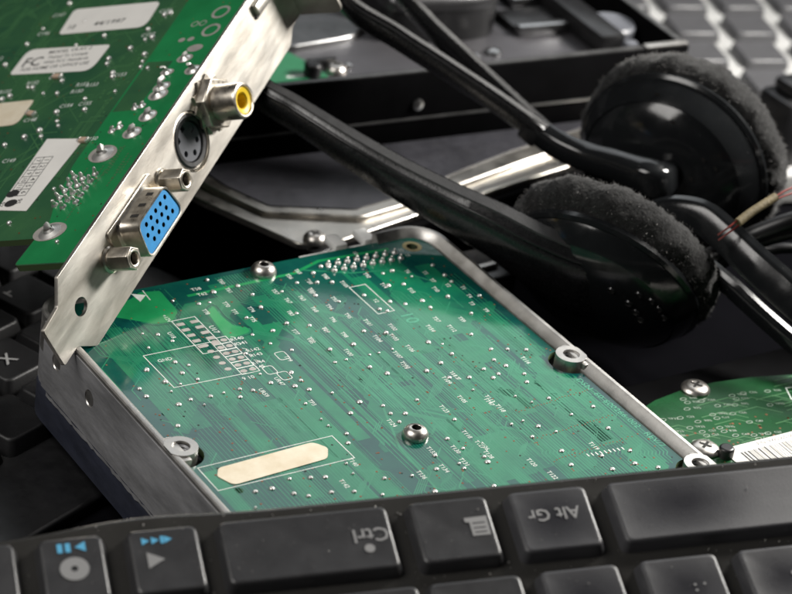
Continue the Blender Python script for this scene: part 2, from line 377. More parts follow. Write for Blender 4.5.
# the board: laminate, copper pours, tracks and vias
ZP = -1.9
def notch(cx, cy, r, a0, a1): return arc(cx, cy, r, a0, a1, 14)
out = [(-1.25, YB), (95.0, YB)] + notch(95.25, -44.45, 4.75, 267, 93) + notch(95.25, 0, 4.75, 267, 93) + arc(89.6, 54.1, 5.4, 0, 90) + arc(4.5, 53.7, 5.8, 90, 180) + notch(0, 0, 4.75, 105, -105)
holes = [circ(90.3, 55.1, 1.35, 18), circ(4.3, 13.8, .95, 14), (circ(4.6, -15, .95, 14))]
bd = MB(); bd.prism(out, -3.5, ZP, 'mask_dark', holes=holes, side='fr4')
for cx, cy, r in ((90.3, 55.1, 1.35), (4.3, 13.8, .95), (4.6, -15, .95)): bd.lathe([(r, -3.4), (r, -1.95)], 'hole', 16, mx=Matrix.Translation((cx, cy, 0)))
bd.prism(circ(90.3, 55.1, 2.3, 24), ZP, ZP + .02, 'brass', holes=[circ(90.3, 55.1, 1.36, 18)])
zc = [ZP + .010]
def nz(): zc[0] += .000015; return zc[0]
RB = random.Random(11)
def inside(x, y, m=.6):
    if not (-1.0 + m < x < 94.9 - m and YB + m < y < 58.8 - m): return False
    return all((x - a) ** 2 + (y - b) ** 2 > (5.0 + m) ** 2 for a, b in ((0, 0), (95.25, 0), (95.25, -44.45), (90.3, 55.1)))
def run(pts, w, m):
    """lay a track, dropping the stretches that would leave the board"""
    fine = []
    for a, b in zip(pts, pts[1:]):
        k = max(1, int((V(b) - V(a)).length / 1.5)); fine += [tuple(V(a).lerp(V(b), t / k)) for t in range(k)]
    fine.append(pts[-1]); cur = []
    def flush():
        q = [cur[0]] + [cur[i] for i in range(1, len(cur) - 1) if abs((V(cur[i]) - V(cur[i - 1])).normalized().dot((V(cur[i + 1]) - V(cur[i])).normalized())) < .9999] + [cur[-1]]
        bd.line(q, w, nz(), m)
    for p in fine:
        if inside(p[0], p[1], w / 2 + .2): cur.append(p)
        else:
            if len(cur) > 1: flush()
            cur = []
    if len(cur) > 1: flush()
def jogged(x, y0, y1, jogs):
    """track running down the board with 45 degree jogs [(y, dx)]"""
    P = [(x, y0)]
    for y, dx in jogs:
        if y0 > y > y1 + abs(dx): P += [(x, y), (x + dx, y - abs(dx))]; x += dx
    return P + [(x, y1)]
# wide pours, lighter than the bare laminate
x = -.5
while x < 94:
    wd = RB.uniform(1.0, 4.6); top = RB.choice([58, 52, 46, 40, 30, 22, 14, 6]) + RB.uniform(-4, 4); bot = RB.choice([YB, YB, -30, -12, 0]) + RB.uniform(-3, 3)
    if top - bot > 8: run(jogged(x + wd / 2, top, bot, [(RB.uniform(bot, top), RB.choice([-1, 1]) * RB.uniform(1.2, 4))]), wd, 'mask_pour')
    x += wd * RB.uniform(.55, 1.5) + RB.uniform(.2, 1.2)
for i in range(26):                                                  # patches of pour lying across
    cx, cy = RB.uniform(2, 92), RB.uniform(-45, 55); a, b = RB.uniform(2, 7), RB.uniform(2, 9)
    P = [(cx - a, cy - b), (cx + a * .5, cy - b), (cx + a, cy - b + a * .5), (cx + a, cy + b), (cx - a * .4, cy + b), (cx - a, cy + b - a * .6)]
    if all(inside(*p) for p in P): bd.add([(p[0], p[1], nz()) for p in P], [list(range(6))], 'mask_pour' if i % 3 else 'mask_dark')
# bundles of fine tracks
for i in range(74):
    n = RB.randint(2, 9); p = RB.choice([.55, .62, .75, .95]); x0 = RB.uniform(1, 92); y0 = RB.uniform(-20, 57); y1 = max(YB, y0 - RB.uniform(12, 66))
    jg = sorted([(RB.uniform(y1, y0), RB.choice([-1, 1]) * RB.choice([.8, 1.6, 2.6, 5])) for _ in range(RB.randint(0, 3))], reverse=True)
    wv = RB.choice([.12, .15, .2]); st = RB.choice([0, p, -p])
    for k in range(n): run(jogged(x0 + k * p, y0 - k * st, y1 + k * st * .6, [(y - k * p * .41 * (1 if d > 0 else -1), d) for y, d in jg]), wv, 'mask_trace')
for i in range(34):                                                  # dense ribbon at the lower right of the board
    x0 = 68 + i * .74; y0 = RB.choice([6, 8, 4, -2, 10]) - abs(i - 15) * .35
    run(jogged(x0, y0, YB, [(y0 - 4 - i * .3, 1.2), (-26 - i * .31, -.9)]), .24, 'mask_trace')
for i in range(16):                                                  # ribbon at the upper left, fanning from the corner
    run([(2 + i * .85, 50 - i * .35), (2 + i * .85, 38 - i * .35), (6 + i * .85, 34 - i * .35), (6 + i * .85, 8 + i * .9)], .22, 'mask_trace')
    run([(40 + i * .7, 58), (40 + i * .7, 47 + i * .3), (44 + i * .7, 43 + i * .3), (44 + i * .7, 14 - i)], .22, 'mask_trace')
for i in range(60):                                                  # stray 45 degree connections
    x0, y0 = RB.uniform(2, 92), RB.uniform(-40, 56); d = RB.choice([-1, 1]); a = RB.uniform(1.5, 5)
    run([(x0, y0), (x0 + d * a, y0 - a), (x0 + d * a, y0 - a - RB.uniform(2, 12))], .24, 'mask_trace')
run([(30.5, 53.2), (58, 53.8), (66, 56.7), (86, 56.0)], .9, 'mask_bright'); run([(59.9, 54.6), (70.4, 49.4), (80.4, 47.4), (86.6, 39)], .5, 'mask_trace')
run([(42.7, 37.2), (45.7, 23.9), (47.6, 7.7), (47.9, 2.3), (42.1, -14.3), (40.9, -31)], .5, 'mask_trace')
for P in ([(18.0, 56.0), (21.4, 58.2), (25.9, 57.2), (25.4, 48.0), (22.2, 44.8), (18.4, 45.3), (10.7, 51.5), (11, 56)], [(31.3, 45.8), (33.7, 47.6), (33.3, 42.8), (33.9, 38.7), (36.3, 37.3), (35.9, 35.3), (31.1, 34.5), (29.9, 35.0)]):
    P = P if area(P) > 0 else P[::-1]; bd.prism(rounded(P, .8), ZP + .030, ZP + .0325, 'mask_bright'); bd.line(inset(rounded(P, .8), -.7), .3, ZP + .0345, 'mask_dark', True)
for i in range(430):                                                 # tiny drilled vias
    x, y = RB.uniform(0, 94), RB.uniform(-45, 58)
    if inside(x, y): bd.disc(x, y, ZP + .036, RB.choice([.18, .22, .25]), 'via' if i % 5 else 'hole', 8)
for (xa, xb, y) in ((70, 91, -22), (69, 90, -30), (73, 92, -12)):    # rows of vias across the ribbon
    for k in range(26): bd.disc(xa + (xb - xa) * k / 25, y + RB.uniform(-.35, .35) + k * .05, ZP + .037, .17, 'via', 8)
text(bd, 'DSN  60-600266-002   REV/7', 93.3, -20.4, ZP + .038, 2.1, 'mask_ink', (.048, -1), sx=1.12)
text(bd, '10', 71.9, 28.1, ZP + .038, 4.6, 'mask_ink', (0, -1))
text(bd, 'Q2', 43, -33, ZP + .038, 3.2, 'mask_ink', (0, -1))
board = bd.build('circuit_board', drive)

# white printing on the board
sk = MB(); zi = ZP + .045
DOTS = [(37.8, 57.7), (36.7, 52.8), (31.2, 49.4), (33.7, 49.1), (44.2, 48.7), (43.2, 43.4), (51.0, 47.6), (38.0, 40.5), (35.8, 34.1), (37.6, 29.6), (45.0, 35.4), (49.4, 38.5), (49.4, 33.1), (40.6, 25.8), (40.7, 33.9), (56.2, 49.8), (60.5, 48.3), (65.1, 54.3), (66.8, 53.7), (14.0, 42.6), (12.6, 37.2), (15.2, 30.4), (14.5, 25.9), (8.2, 29.6), (29.4, 19.8), (35.8, 17.9), (30.6, 28.0), (26.4, 52.4), (43.0, 53.2), (16.9, 41.2), (18.6, 37.9), (61.9, 52.3), (77.0, 46.8), (79.6, 47.0), (82.5, 43.3), (75.2, 41.7), (78.8, 41.0), (90.0, 46.0), (90.1, 41.2), (89.9, 38.2), (85.3, 32.8), (78.8, 33.4), (78.9, 30.3), (71.6, 35.5), (74.4, 33.5), (67.6, 39.9), (67.6, 33.5), (68.8, 32.2), (63.8, 47.3), (57.2, 43.6), (60.8, 39.4), (54.2, 22.9), (48.3, 22.9), (59.3, 26.8), (63.4, 24.3), (46.6, 18.2), (49.5, 18.2), (52.6, 13.8), (49.5, 33.1), (55.3, 18.1), (57.6, 18.0), (61.2, 18.3), (70.2, 17.9), (72.7, 16.2), (72.3, 11.9), (68.0, 9.7), (81.0, 17.2), (81.7, 10.6), (79.9, 6.9), (75.5, 4.3), (77.4, 1.6), (70.6, 2.7), (63.3, 8.1), (66.5, 4.2), (86.1, 24.7), (92.5, 30.7), (54.9, 10.5), (8.1, 29.5), (15.1, 30.2), (17.2, 28.2), (14.4, 26.1), (9.6, 24.2), (12.1, 22.3), (16.3, 22.7), (3.5, 20.8), (3.5, 23.8), (9.0, 20.5), (11.3, 16.5), (8.2, 15.8), (12.9, 13.7), (15.7, 16.1), (18.8, 16.2), (22.6, 16.3), (21.2, 13.7), (24.9, 14.9), (29.8, 16.1), (35.9, 18.1), (33.9, 13.2), (36.2, 14.6), (36.0, 11.0), (32.5, 6.6), (4.3, 9.0), (32.5, 0.4), (32.6, -2.2), (7.4, -16.6), (10.9, -16.9), (15.7, -15.4), (19.8, -16.6), (22.6, -17.5), (16.2, -21.8), (14.0, -20.0), (4.7, -21.3), (46.7, 18.0), (52.7, 13.5), (54.8, 10.3), (75.5, 4.3), (75.2, 0.4), (70.6, 2.7), (68.5, -1.8), (39.8, 8.1), (43.4, 3.1), (39.4, 0.2), (47.2, 0.1), (47.1, -3.0), (47.1, -6.3), (50.0, -4.1), (55.1, -0.7), (58.4, -9.8), (53.0, -15.2), (54.0, -19.4), (34.6, -6.0), (33.1, -9.0), (28.9, -15.1), (28.3, -18.6), (21.0, -22.4), (25.3, -23.9), (33.3, -22.3), (29.9, -26.9), (38.9, -23.6), (44.8, -23.5), (47.2, -19.4), (50.2, -23.6), (56.4, -23.5), (56.0, -25.3), (52.3, -32.8), (40.2, -29.9), (50.2, -25.4), (85.1, 9.2), (88.9, 7.5), (75.3, 4.3), (79.7, 6.6), (80.8, 3.7), (82.7, -0.5), (81.3, -3.4), (75.4, 0.7), (75.6, -7.2), (77.6, -10.4), (82.0, -10.4), (82.8, -17.4), (89.1, -16.6), (68.6, -15.7), (71.6, -15.6), (73.5, -18.4), (75.8, -21.5), (70.0, -21.2), (72.7, -27.7), (79.5, -32.4), (87.1, -24.5), (86.2, -33.1), (84.3, -37.2), (88.0, -40.2), (71.5, -32.6), (78.6, -37.1), (56.2, -23.6)]
TXL = [('T60', 40.5, 56.1), ('T61', 40.2, 52.2), ('T70', 36.7, 47.1), ('T71', 36.9, 43.7), ('T78', 31.0, 45.9), ('T57', 49.6, 48.1), ('T56', 56.0, 52.9), ('T65', 59.0, 54.1), ('T66', 59.1, 49.4), ('T74', 40.8, 43.4), ('T75', 39.0, 39.6), ('T67', 50.3, 43.8), ('T63', 53.8, 43.7), ('T68', 53.9, 38.5), ('T83', 48.1, 39.0), ('T77', 45.1, 31.8), ('T85', 46.3, 27.5), ('T84', 51.8, 30.3), ('T82', 63.8, 50.0), ('T87', 57.1, 45.4), ('TP9', 38.1, 23.0), ('T92', 73.0, 47.3), ('T90', 63.7, 50.1), ('T105', 66.0, 45.7), ('T89', 59.0, 49.4), ('T91', 57.6, 45.8), ('T14', 74.2, 42.1), ('T15', 78.9, 38.0), ('T6', 82.8, 45.6), ('T5', 86.4, 43.7), ('T7', 86.1, 40.2), ('T10', 84.5, 36.6), ('T2', 88.2, 37.1), ('T1', 90.9, 34.9), ('T4', 90.2, 31.4), ('T3', 88.8, 28.4), ('T9', 90.2, 24.8), ('T93', 60.4, 40.8), ('T94', 57.6, 38.3), ('T96', 55.5, 33.4), ('T95', 59.5, 33.6), ('T101', 62.1, 29.6), ('T97', 51.6, 30.1), ('T98', 54.5, 27.1), ('T99', 46.7, 27.8), ('T100', 51.5, 20.6), ('T102', 66.2, 26.1), ('T103', 64.2, 22.4), ('T104', 60.5, 23.2), ('T106', 65.0, 17.2), ('T107', 61.0, 16.0), ('T108', 60.3, 11.9), ('T57', 77.3, 25.4), ('T154', 73.9, 22.7), ('T59', 82.7, 23.4), ('T112', 78.4, 21.0), ('T110', 68.1, 4.7), ('Y2', 68.9, 37.0), ('UR59', 26.6, 13.4), ('UR47', 31.8, 16.0), ('TP3', 34.0, 6.5), ('TP5', 60.0, 11.5), ('T124', 45.4, -6.0), ('T123', 58.6, -5.6), ('T109', 65.4, 3.6), ('T117', 68.1, 4.2), ('T105', 64.3, -3.8), ('T113', 69.9, -5.9), ('T118', 57.7, -15.3), ('T127', 58.1, -19.4), ('T128', 57.7, -23.1), ('T130', 52.4, -19.0), ('T131', 51.5, -23.5), ('T133', 47.5, -17.6), ('T134', 46.4, -23.8), ('T136', 40.9, -24.0), ('T140', 30.5, -15.1), ('T142', 24.9, -20.8), ('T116', 86.3, 4.1), ('T147', 69.1, -6.8), ('T118', 70.0, -9.7), ('T119', 80.2, -28.7), ('T120', 64.4, -28.8), ('T122', 65.7, -34.1), ('T126', 58.6, -20.2)]
TXW = [('T58', 33.7, 55.1), ('T62', 33.9, 52.7), ('R140', 31.9, 33.8), ('R141', 31.8, 31.9), ('R142', 32.9, 28.7), ('R143', 32.5, 26.8), ('R144', 31.4, 24.0), ('R145', 30.5, 22.3), ('GND', 13.6, 31.8)]

for s_, x, y in TXL: text(sk, s_, x, y, zi, 1.48, 'ink_white', (0, -1), sx=.95)
for s_, x, y in TXW: text(sk, s_, x, y, zi, 1.5, 'ink_white', (1, 0.0))
text(sk, 'U17', 29.1, 38.9, zi, 1.8, 'ink_white', (0, -1)); text(sk, 'J5', 76, 56.8, zi, 1.4, 'ink_white', (1, 0)); text(sk, '15', 86.8, 54.4, zi, 1.3, 'ink_white', (1, 0)); text(sk, '16', 87.0, 51.9, zi, 1.3, 'ink_white', (1, 0))
text(sk, 'U18', 19.5, 40, zi, 1.5, 'ink_white', (0, -1)); text(sk, '9', 65.2, 54.4, zi, 1.2, 'ink_white', (1, 0)); text(sk, '9 10', 26.5, 19.5, zi, 1.6, 'ink_white', (1, 0)); text(sk, '+12V', 21.8, 46.4, zi, 1.4, 'ink_white', (0, -1))
for P, c in (([(10.1, 34.8), (10.3, 21.7), (27.0, 21.2)], False), ([(27.4, 34.6), (10.1, 34.8)], False), ([(22.2, 31), (27.8, 31), (27.8, 45), (22.2, 45)], True), ([(66.3, 31.9), (70.5, 31.9), (70.5, 44), (66.3, 44)], True),
             ([(.9, -5.4), (.9, -13.6), (31.6, -13.9), (31.5, -5.5)], True), ([(22.4, 58.6), (22.1, 54.4)], False)): sk.line(P, .21, zi + .0004 * len(P), 'ink_white', c)
sk.add([(19.4, 58.2, zi), (19.7, 54.5, zi), (22.2, 56.6, zi)], [[0, 1, 2]], 'ink_white')
for k in range(6):
    y = 34.4 - k * 2.45
    for x in (26.9, 29.0): sk.disc(x, y, zi + .003, .78, 'tin', 14, .62)
    sk.line([(25.9, y + 1.2), (30.1, y + 1.2), (30.1, y - 1.1), (25.9, y - 1.1)], .2, zi + .001 + k * .0003, 'ink_white', True)
    if k < 5: sk.disc(24.2, y - .6, zi + .003, .8, 'tin', 14, .6)
    sk.line([(31, y + .6), (31.8, y), (31.3, y - .5)], .18, zi + .0028, 'ink_white')
for k in range(5):
    for x in (23.4, 26.7): sk.prism(rrect(x - .9, 33.2 + k * 2.35, x + .9, 34.3 + k * 2.35, .2, 2), zi + .002, zi + .03, 'tin')
for x, y in ((37.5, 24.5), (32.2, 20.5), (34.0, 17.5)): sk.line(rrect(x - 1.2, y - 1.5, x + 1.2, y + 1.5, .6, 3), .2, zi + .0035, 'ink_white', True)
for k in range(9): sk.line([(77 + k * 1.05, -30.5 - k * .1), (77 + k * 1.05, -31.5 - k * .1)], .3, zi + .0037, 'ink_white')
sk.build('printed_legend', board)

# solder joints
def joint(r, h, pin=0.0, m='solder'):
    s = MB(); s.lathe([(r, 0), (r * .92, h * .45), (r * .66, h * .85), (r * .3, h), (0, h * 1.02)], m, 14)
    if pin: s.lathe([(r * .42, h * .8), (r * .40, h + pin), (r * .2, h + pin * 1.25), (0, h + pin * 1.3)], m, 10)
    return s
j0 = None; rest = MB(); n = 0; RJ = random.Random(5)
for i, (x, y) in enumerate(DOTS):
    if not inside(x, y, .3): continue
    sc = RJ.choice([.62, .75, .9, 1.0, 1.0, 1.1, 1.2]) * RJ.uniform(.93, 1.07)
    if n < 82:
        if j0 is None: j0 = joint(.50, .34).build('solder_joint', board); o = j0; o.location = (x, y, ZP + .042)
        else: o = copy_part(j0, (x, y, ZP + .042), board)
        o.scale = (sc, sc * RJ.uniform(.8, 1.2), sc * RJ.uniform(.7, 1.3)); n += 1
    else: rest.lathe([(.5 * sc, 0), (.46 * sc, .15), (.33 * sc, .29), (.15, .34), (0, .35)], 'solder', 12, mx=Matrix.Translation((x, y, ZP + .042)))
rest.build('solder_spots', board, kind='stuff')
j1 = None
for k in range(8):
    for row in range(2):
        x = 67.1 + k * 2.51; y = (54.4, 51.7)[row] - k * .07
        if j1 is None: j1 = joint(.72, .55, .5).build('pin_joint', board); j1.location = (x, y, ZP + .042)
        else: copy_part(j1, (x, y, ZP + .042), board, RJ.uniform(0, 6))
lb = MB(); P = rounded([(3.0, -9.4), (4.6, -13.2), (26.4, -12.2), (28.4, -9.0), (26.6, -6.1), (4.6, -7.0)], [.6, 1.2, 1.2, .8, 1.2, .8], 4); lb.prism(P, ZP + .03, ZP + .16, 'paper_cream')
lb.build('paper_label', board)
screw('board_screw', 51.3, 56.3, ZP + .03, 2.95, 2.3, drive); screw('board_screw', 47.4, -11.8, ZP + .03, 2.75, 2.1, drive)
hd = MB()
hd.box((64.5, 58.6, -7.5), (87, 62.8, -3.6), 'white_plastic', .3)
for x in (73.6, 81.5): hd.box((x, 61.5, -4.0), (x + 3.4, 67, -2.0), 'white_plastic', .5)
hd.build('connector_header', drive)

# ---------------------------------------------------------------- graphics card; local x = out of the bracket, y = down the bracket, z = towards the component side
CR = Matrix(((0.44466, -0.76062, 0.47300), (-0.80165, -0.57352, -0.16864), (0.39955, -0.30419, -0.86477)))
cmx = (CR * .9912).to_4x4(); cmx.translation = V((20.248, 59.879, 15.034))
card = empty('graphics_card', None, 'green graphics card tilted on its silver bracket with a blue video connector', 'graphics card', None, cmx)
# bracket plane helper: prism coordinates (p, q) = (y, z), thickness along x
BM = Matrix(((0, 0, 1, 0), (1, 0, 0, 0), (0, 1, 0, 0), (0, 0, 0, 1)))
def axis_x(x, y, z): m = BM.copy(); m.translation = V((x, y, z)); return m
bk = MB()
outl = rounded([(28.3, -9.15), (32.6, -4.7), (39.5, -4.2), (39.5, 5.55), (33.5, 5.5), (28.7, 9.9), (-74.7, 9.3), (-78.5, 6.5), (-83.4, 6.5), (-83.4, -9.15)], [.5, .4, .8, .8, .3, .4, .8, .8, .2, .2])
outl = outl if area(outl) > 0 else outl[::-1]
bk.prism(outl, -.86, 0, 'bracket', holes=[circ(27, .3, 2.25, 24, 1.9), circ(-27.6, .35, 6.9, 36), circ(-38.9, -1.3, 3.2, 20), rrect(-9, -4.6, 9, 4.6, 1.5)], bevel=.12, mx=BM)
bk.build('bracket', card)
tb = MB(); mxt = frame((0, -83.4, 0), (1, 0, 0), (0, 0, 1), (0, -1, 0))
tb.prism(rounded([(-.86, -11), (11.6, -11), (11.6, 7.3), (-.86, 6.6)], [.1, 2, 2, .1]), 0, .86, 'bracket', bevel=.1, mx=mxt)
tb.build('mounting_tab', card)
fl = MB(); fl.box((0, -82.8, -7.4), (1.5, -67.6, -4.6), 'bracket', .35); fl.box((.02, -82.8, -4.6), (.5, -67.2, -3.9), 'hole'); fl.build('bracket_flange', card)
# board, seen from its solder side: prism coordinates (x, -y), facing -z
PM = Matrix(((1, 0, 0, 0), (0, -1, 0, 0), (0, 0, -1, -5.6), (0, 0, 0, 1)))
pcb = MB(); WT = 1.6
ol = rounded([(-.95, -21.6), (-.95, 93), (-99, 93), (-99, -12.9), (-16.3, -12.9), (-17.0, -21.6)], [.6, .5, .5, .5, .3, 1.3])
ol = ol if area(ol) > 0 else ol[::-1]
ch = [(-7.34, 59.93, 1.75), (-8.11, 67.04, 1.75), (-13.61, 63.25, .75), (-11.33, 63.27, .75), (-8.2, 76, 1.75)]
pcb.prism(ol, 0, WT, 'card_dark', holes=[circ(x, y, r, 18) for x, y, r in ch], side='fr4', mx=PM)
for x, y, r in ch:
    pcb.lathe([(r, .1), (r, WT - .05)], 'hole', 18, mx=PM @ Matrix.Translation((x, y, 0)))
    pcb.prism(circ(x, y, r * 1.4, 22), WT, WT + .03, 'tin', holes=[circ(x, y, r + .01, 18)], mx=PM)
gz = [WT + .008]
def gnz(): gz[0] += .00003; return gz[0]
P = [(-1.2, -21.3), (-1.2, 92), (-21.5, 92), (-20.6, 55), (-20.4, 12), (-17.5, -2), (-13.6, -12.6), (-16.2, -12.6), (-16.7, -21.2)]
P = P if area(P) > 0 else P[::-1]
pcb.prism(rounded(P, .6), WT, WT + .0075, 'card_bright', mx=PM)
P = [(-13.2, 31), (-12.4, 49), (-20, 49.5), (-20, 31)]; pcb.add([(x, y, gnz()) for x, y in P], [[0, 1, 2, 3]], 'card_dark', mx=PM)
RC = random.Random(21)
lab = [(-57, 64, -29, 76.5), (-63, 48, -35, 61), (-58, 29, -46, 39.5), (-34.5, -4, -22, 23.5)]
for i in range(150):
    x, y = RC.uniform(-97, -22), RC.uniform(-11, 91); L = RC.uniform(3, 22); dx, dy = RC.choice([(0, 1), (0, 1), (1, 0), (.7, .7), (-.7, .7)])
    dx2, dy2 = RC.choice([(0, 1), (.7, .7), (1, 0)]); q = RC.uniform(2, 9)
    pts = [(x, y), (x + dx * L, y + dy * L), (x + dx * L + dx2 * q, y + dy * L + dy2 * q)]
    if all(-98 < a < -21.5 and -12 < b < 92 for a, b in pts):
        for k in range(RC.choice([1, 1, 2, 4])): pcb.line([(a + k * .6 * (1 - dx * .99), b + k * .6 * dx) for a, b in pts], RC.choice([.2, .25, .3]), gnz(), 'card_trace', mx=PM)
for i in range(14):                                                  # checkered ground relief
    x, y = RC.uniform(-16, -4), RC.uniform(-9, 12)
    for k in range(7): pcb.add([(x + a, y + b + k * .9, gnz()) for a, b in ((0, 0), (.5, 0), (.5, .5), (0, .5))], [[0, 1, 2, 3]], 'card_trace', mx=PM)
for i in range(42):
    x, y = RC.uniform(-30, -22), RC.uniform(25, 55); pcb.add([(x + a, y + b, gnz()) for a, b in ((0, 0), (.7, 0), (.7, .7), (0, .7))], [[0, 1, 2, 3]], 'card_trace', mx=PM)
for i in range(240): 
    x, y = RC.uniform(-97, -3), RC.uniform(-11, 90); pcb.disc(x, y, WT + .035, RC.choice([.16, .2, .24]), 'via' if i % 3 else 'hole', 8, mx=PM)
cb = pcb.build('circuit_board', card)
# printing
pk = MB(); z = WT + .045
for s_, x, y in [('C153', -25.8, 45.5), ('C155', -30.2, 35.3), ('C154', -35.7, 35.2), ('C150', -20.6, 21.4), ('C149', -41, 15.8), ('C156', -25.8, 70.4), ('C157', -26.0, 60.9), ('C148', -43.9, 31), ('R153', -32.3, 42.6), ('C147', -60.6, 74.3),
                 ('C151', -46, 47.4), ('C146', -61, 66.8), ('R132', -52, 46), ('R133', -59, 43.5), ('R151', -35.5, 43.2), ('R150', -35.6, 40.6), ('C140', -64, 33), ('R140', -66, 47), ('U12', -70, 58)]:
    vs, fs = glyphs(s_); pk.add([(x + p.x * 1.75, y + p.y * 1.9, z) for p in vs], fs, 'ink_white', mx=PM)
pk.build('printed_legend', cb)
# little joints all over the card: pairs of small pads with solder
sj = None; cnt = 0; more = MB()
small = [(-25.2, 68.6), (-23.8, 69.2), (-25.8, 59), (-24, 59.6), (-33, 52.6), (-32.4, 50.6), (-45.0, 47.0), (-43, 45.6), (-28.4, 46.5), (-27.6, 45.0), (-44.5, 33), (-21.2, 20.6), (-37.2, 33.0), (-35, 29.4), (-33.6, 27.6), (-31.3, 37.2), (-29, 33), (-52.5, 44.4), (-50.8, 44), (-58, 40.4), (-56.3, 41.5),
         (-22.6, 52.8), (-21.7, 50), (-21.0, 47.8), (-18.6, 47), (-36.5, 24), (-41.6, 24.4), (-38.3, 26.4), (-44, 12), (-46, 22), (-42, 7), (-35, -5), (-27, -7), (-21, 4), (-23.6, 39), (-47, 60), (-64, 63), (-62.5, 69), (-66, 55), (-9.3, -14.5), (-50, 70), (-60, 79), (-48, 82), (-36, 80), (-40, 62.7), (-41.5, 40.6), (-46, 41.2), (-28.5, 56), (-27.2, 63.2)]
def pj(x, y): return PM @ V((x, y, WT + .03))
FLIP = Matrix.Rotation(math.pi, 4, 'X')
for x, y in small:
    if sj is None:
        sj = MB(); sj.lathe([(.75, 0), (.68, .3), (.45, .55), (.2, .65), (0, .66)], 'solder', 14); sj = sj.build('solder_joint', cb); sj.rotation_euler = (math.pi, 0, 0); sj.location = pj(x, y)
    else: c = copy_part(sj, pj(x, y), cb, 0, RC.uniform(.6, 1.1)); c.rotation_euler = (math.pi, 0, 0)
pj0 = None
for row in range(3):                                                 # the fifteen legs of the video connector
    for k in range(5):
        x, y = -17.3 + row * 2.7, 7.6 - k * 2.35 - (1.1 if row == 1 else 0) + row * .3
        if pj0 is None:
            pj0 = MB(); pj0.lathe([(.85, 0), (.72, .3), (.45, .6), (.40, 1.5), (.25, 1.8), (0, 1.85)], 'solder', 12); pj0 = pj0.build('pin_joint', cb); pj0.rotation_euler = (math.pi, 0, 0); pj0.location = pj(x, y)
        else: c = copy_part(pj0, pj(x, y), cb); c.rotation_euler = (math.pi + RC.uniform(-.2, .2), RC.uniform(-.2, .2), 0)
for x, y, ra, rb, hh, bent in [(-13.4, -10.9, 3.9, 2.9, 2.3, .35), (-13.9, 15.4, 3.6, 2.9, 2.4, .4), (-9.6, 22.3, 2.3, 2.0, 2.2, .7), (-8.4, 28.2, 2.2, 2.0, 2.0, .7), (-9.7, 36.0, 2.4, 2.0, 1.6, .4), (-10.3, 38.9, 2.1, 1.8, 2.8, .9), (-4.4, 44.4, 2.1, 1.7, 2.8, -.4), (-11.75, 44.6, 1.7, 1.2, 2.6, -.5), (-9.3, 49.4, 2.0, 1.5, 1.6, .6),
                               (-16, 23.7, .9, .9, 1.6, .5), (-14.5, 24.9, .9, .9, 1.3, .5), (-13.9, 31.7, .9, .9, 1.5, .4), (-12.2, 32.3, .9, .9, 1.3, .4)]:
    s = MB(); r3 = min(ra, rb) * .48
    hh *= .62; s.prism(circ(0, 0, ra * 1.08, 26, rb * 1.05), -.01, .06, 'tin', smooth=False)
    s.lathe([(min(ra, rb) * .95, .05), (r3 * 1.6, .22), (r3 * 1.05, .5), (r3 * .75, hh * .75)], 'solder', 18)
    s.sweep([V((0, 0, .4)), V((0, 0, hh * .7)), V((bent * .5, bent * .3, hh)), V((bent * 1.6, bent * .9, hh * 1.12))], lambda i, t: [(a * r3 * .6, b * r3 * .35) for a, b in ((1, 1), (-1, 1), (-1, -1), (1, -1))], 'solder', (1, 0, 0), smooth=False)
    o = s.build('lug_joint', cb); o.location = pj(x, y); o.rotation_euler = (math.pi, 0, RC.uniform(-.4, .4))
pads = MB()
for x, y, ra, rb in ((-8.43, 53.2, 2.2, 1.4), (-14.2, 57.1, .95, .8), (-11.6, 57.1, .95, .8)): pads.prism(circ(x, y, ra, 22, rb), WT, WT + .05, 'tin', mx=PM)
pads.build('bare_pad', cb)
def chip(x, y, rz):                                                  # small ceramic parts beside the labels
    s = MB(); s.box((-1.0, -.7, 0), (1.0, .7, .9), 'tan', .15); s.box((-1.5, -.75, 0), (-.95, .75, .95), 'solder', .15); s.box((.95, -.75, 0), (1.5, .75, .95), 'solder', .15)
    o = s.build('capacitor', cb); o.location = pj(x, y); o.rotation_euler = (math.pi, 0, rz)
for x, y, r in ((-45, 47.0, .1), (-44.5, 32.9, .3), (-22.1, 20.6, .1)): chip(x, y, r)
def plabel(P, r, m, fn):
    s = MB(); q = rounded(P, r, 4); q = q if area(q) > 0 else q[::-1]; s.prism(q, WT + .05, WT + .16, m, mx=PM)
    def tx(body, x, y, size, sx=1.0, rot=False):
        vs, fs = glyphs(body)
        s.add([((x + p.y * size, y - p.x * size * sx, WT + .165) if rot else (x + p.x * size * sx, y + p.y * size, WT + .165)) for p in vs], fs, 'ink_black', mx=PM)
    fn(s, tx); s.build('paper_label', cb)
plabel([(-56.6, 75.9), (-29.6, 74.7), (-28.8, 64.4), (-55.6, 65.5)], [1.6, 1.6, 2.6, 1.4], 'paper', lambda s, tx: (tx('10', -53, 68.0, 2.6), tx('44/1997', -41.5, 68.2, 2.5, 1.15)))
def fcc(s, tx):
    tx('FC', -57.2, 54.6, 5.0); tx('MODEL V4 AV 2', -47.5, 58, 1.7, 1.1); tx('Tested To Comply', -47, 55.9, 1.6); tx('With FCC Standards', -46.5, 53.9, 1.6); tx('FOR HOME OR OFFICE USE', -48.8, 51.8, 1.75, .98)
plabel([(-61.8, 60.4), (-35.6, 58.5), (-36.0, 48.4), (-61.8, 50.4)], [2.8, 1.2, 3.2, 1.2], 'paper', fcc)
plabel([(-60, 38.8), (-47.1, 38.9), (-46.9, 29.5), (-60, 29.4)], [1, 1.2, 2.4, 1], 'paper_cream', lambda s, tx: None)
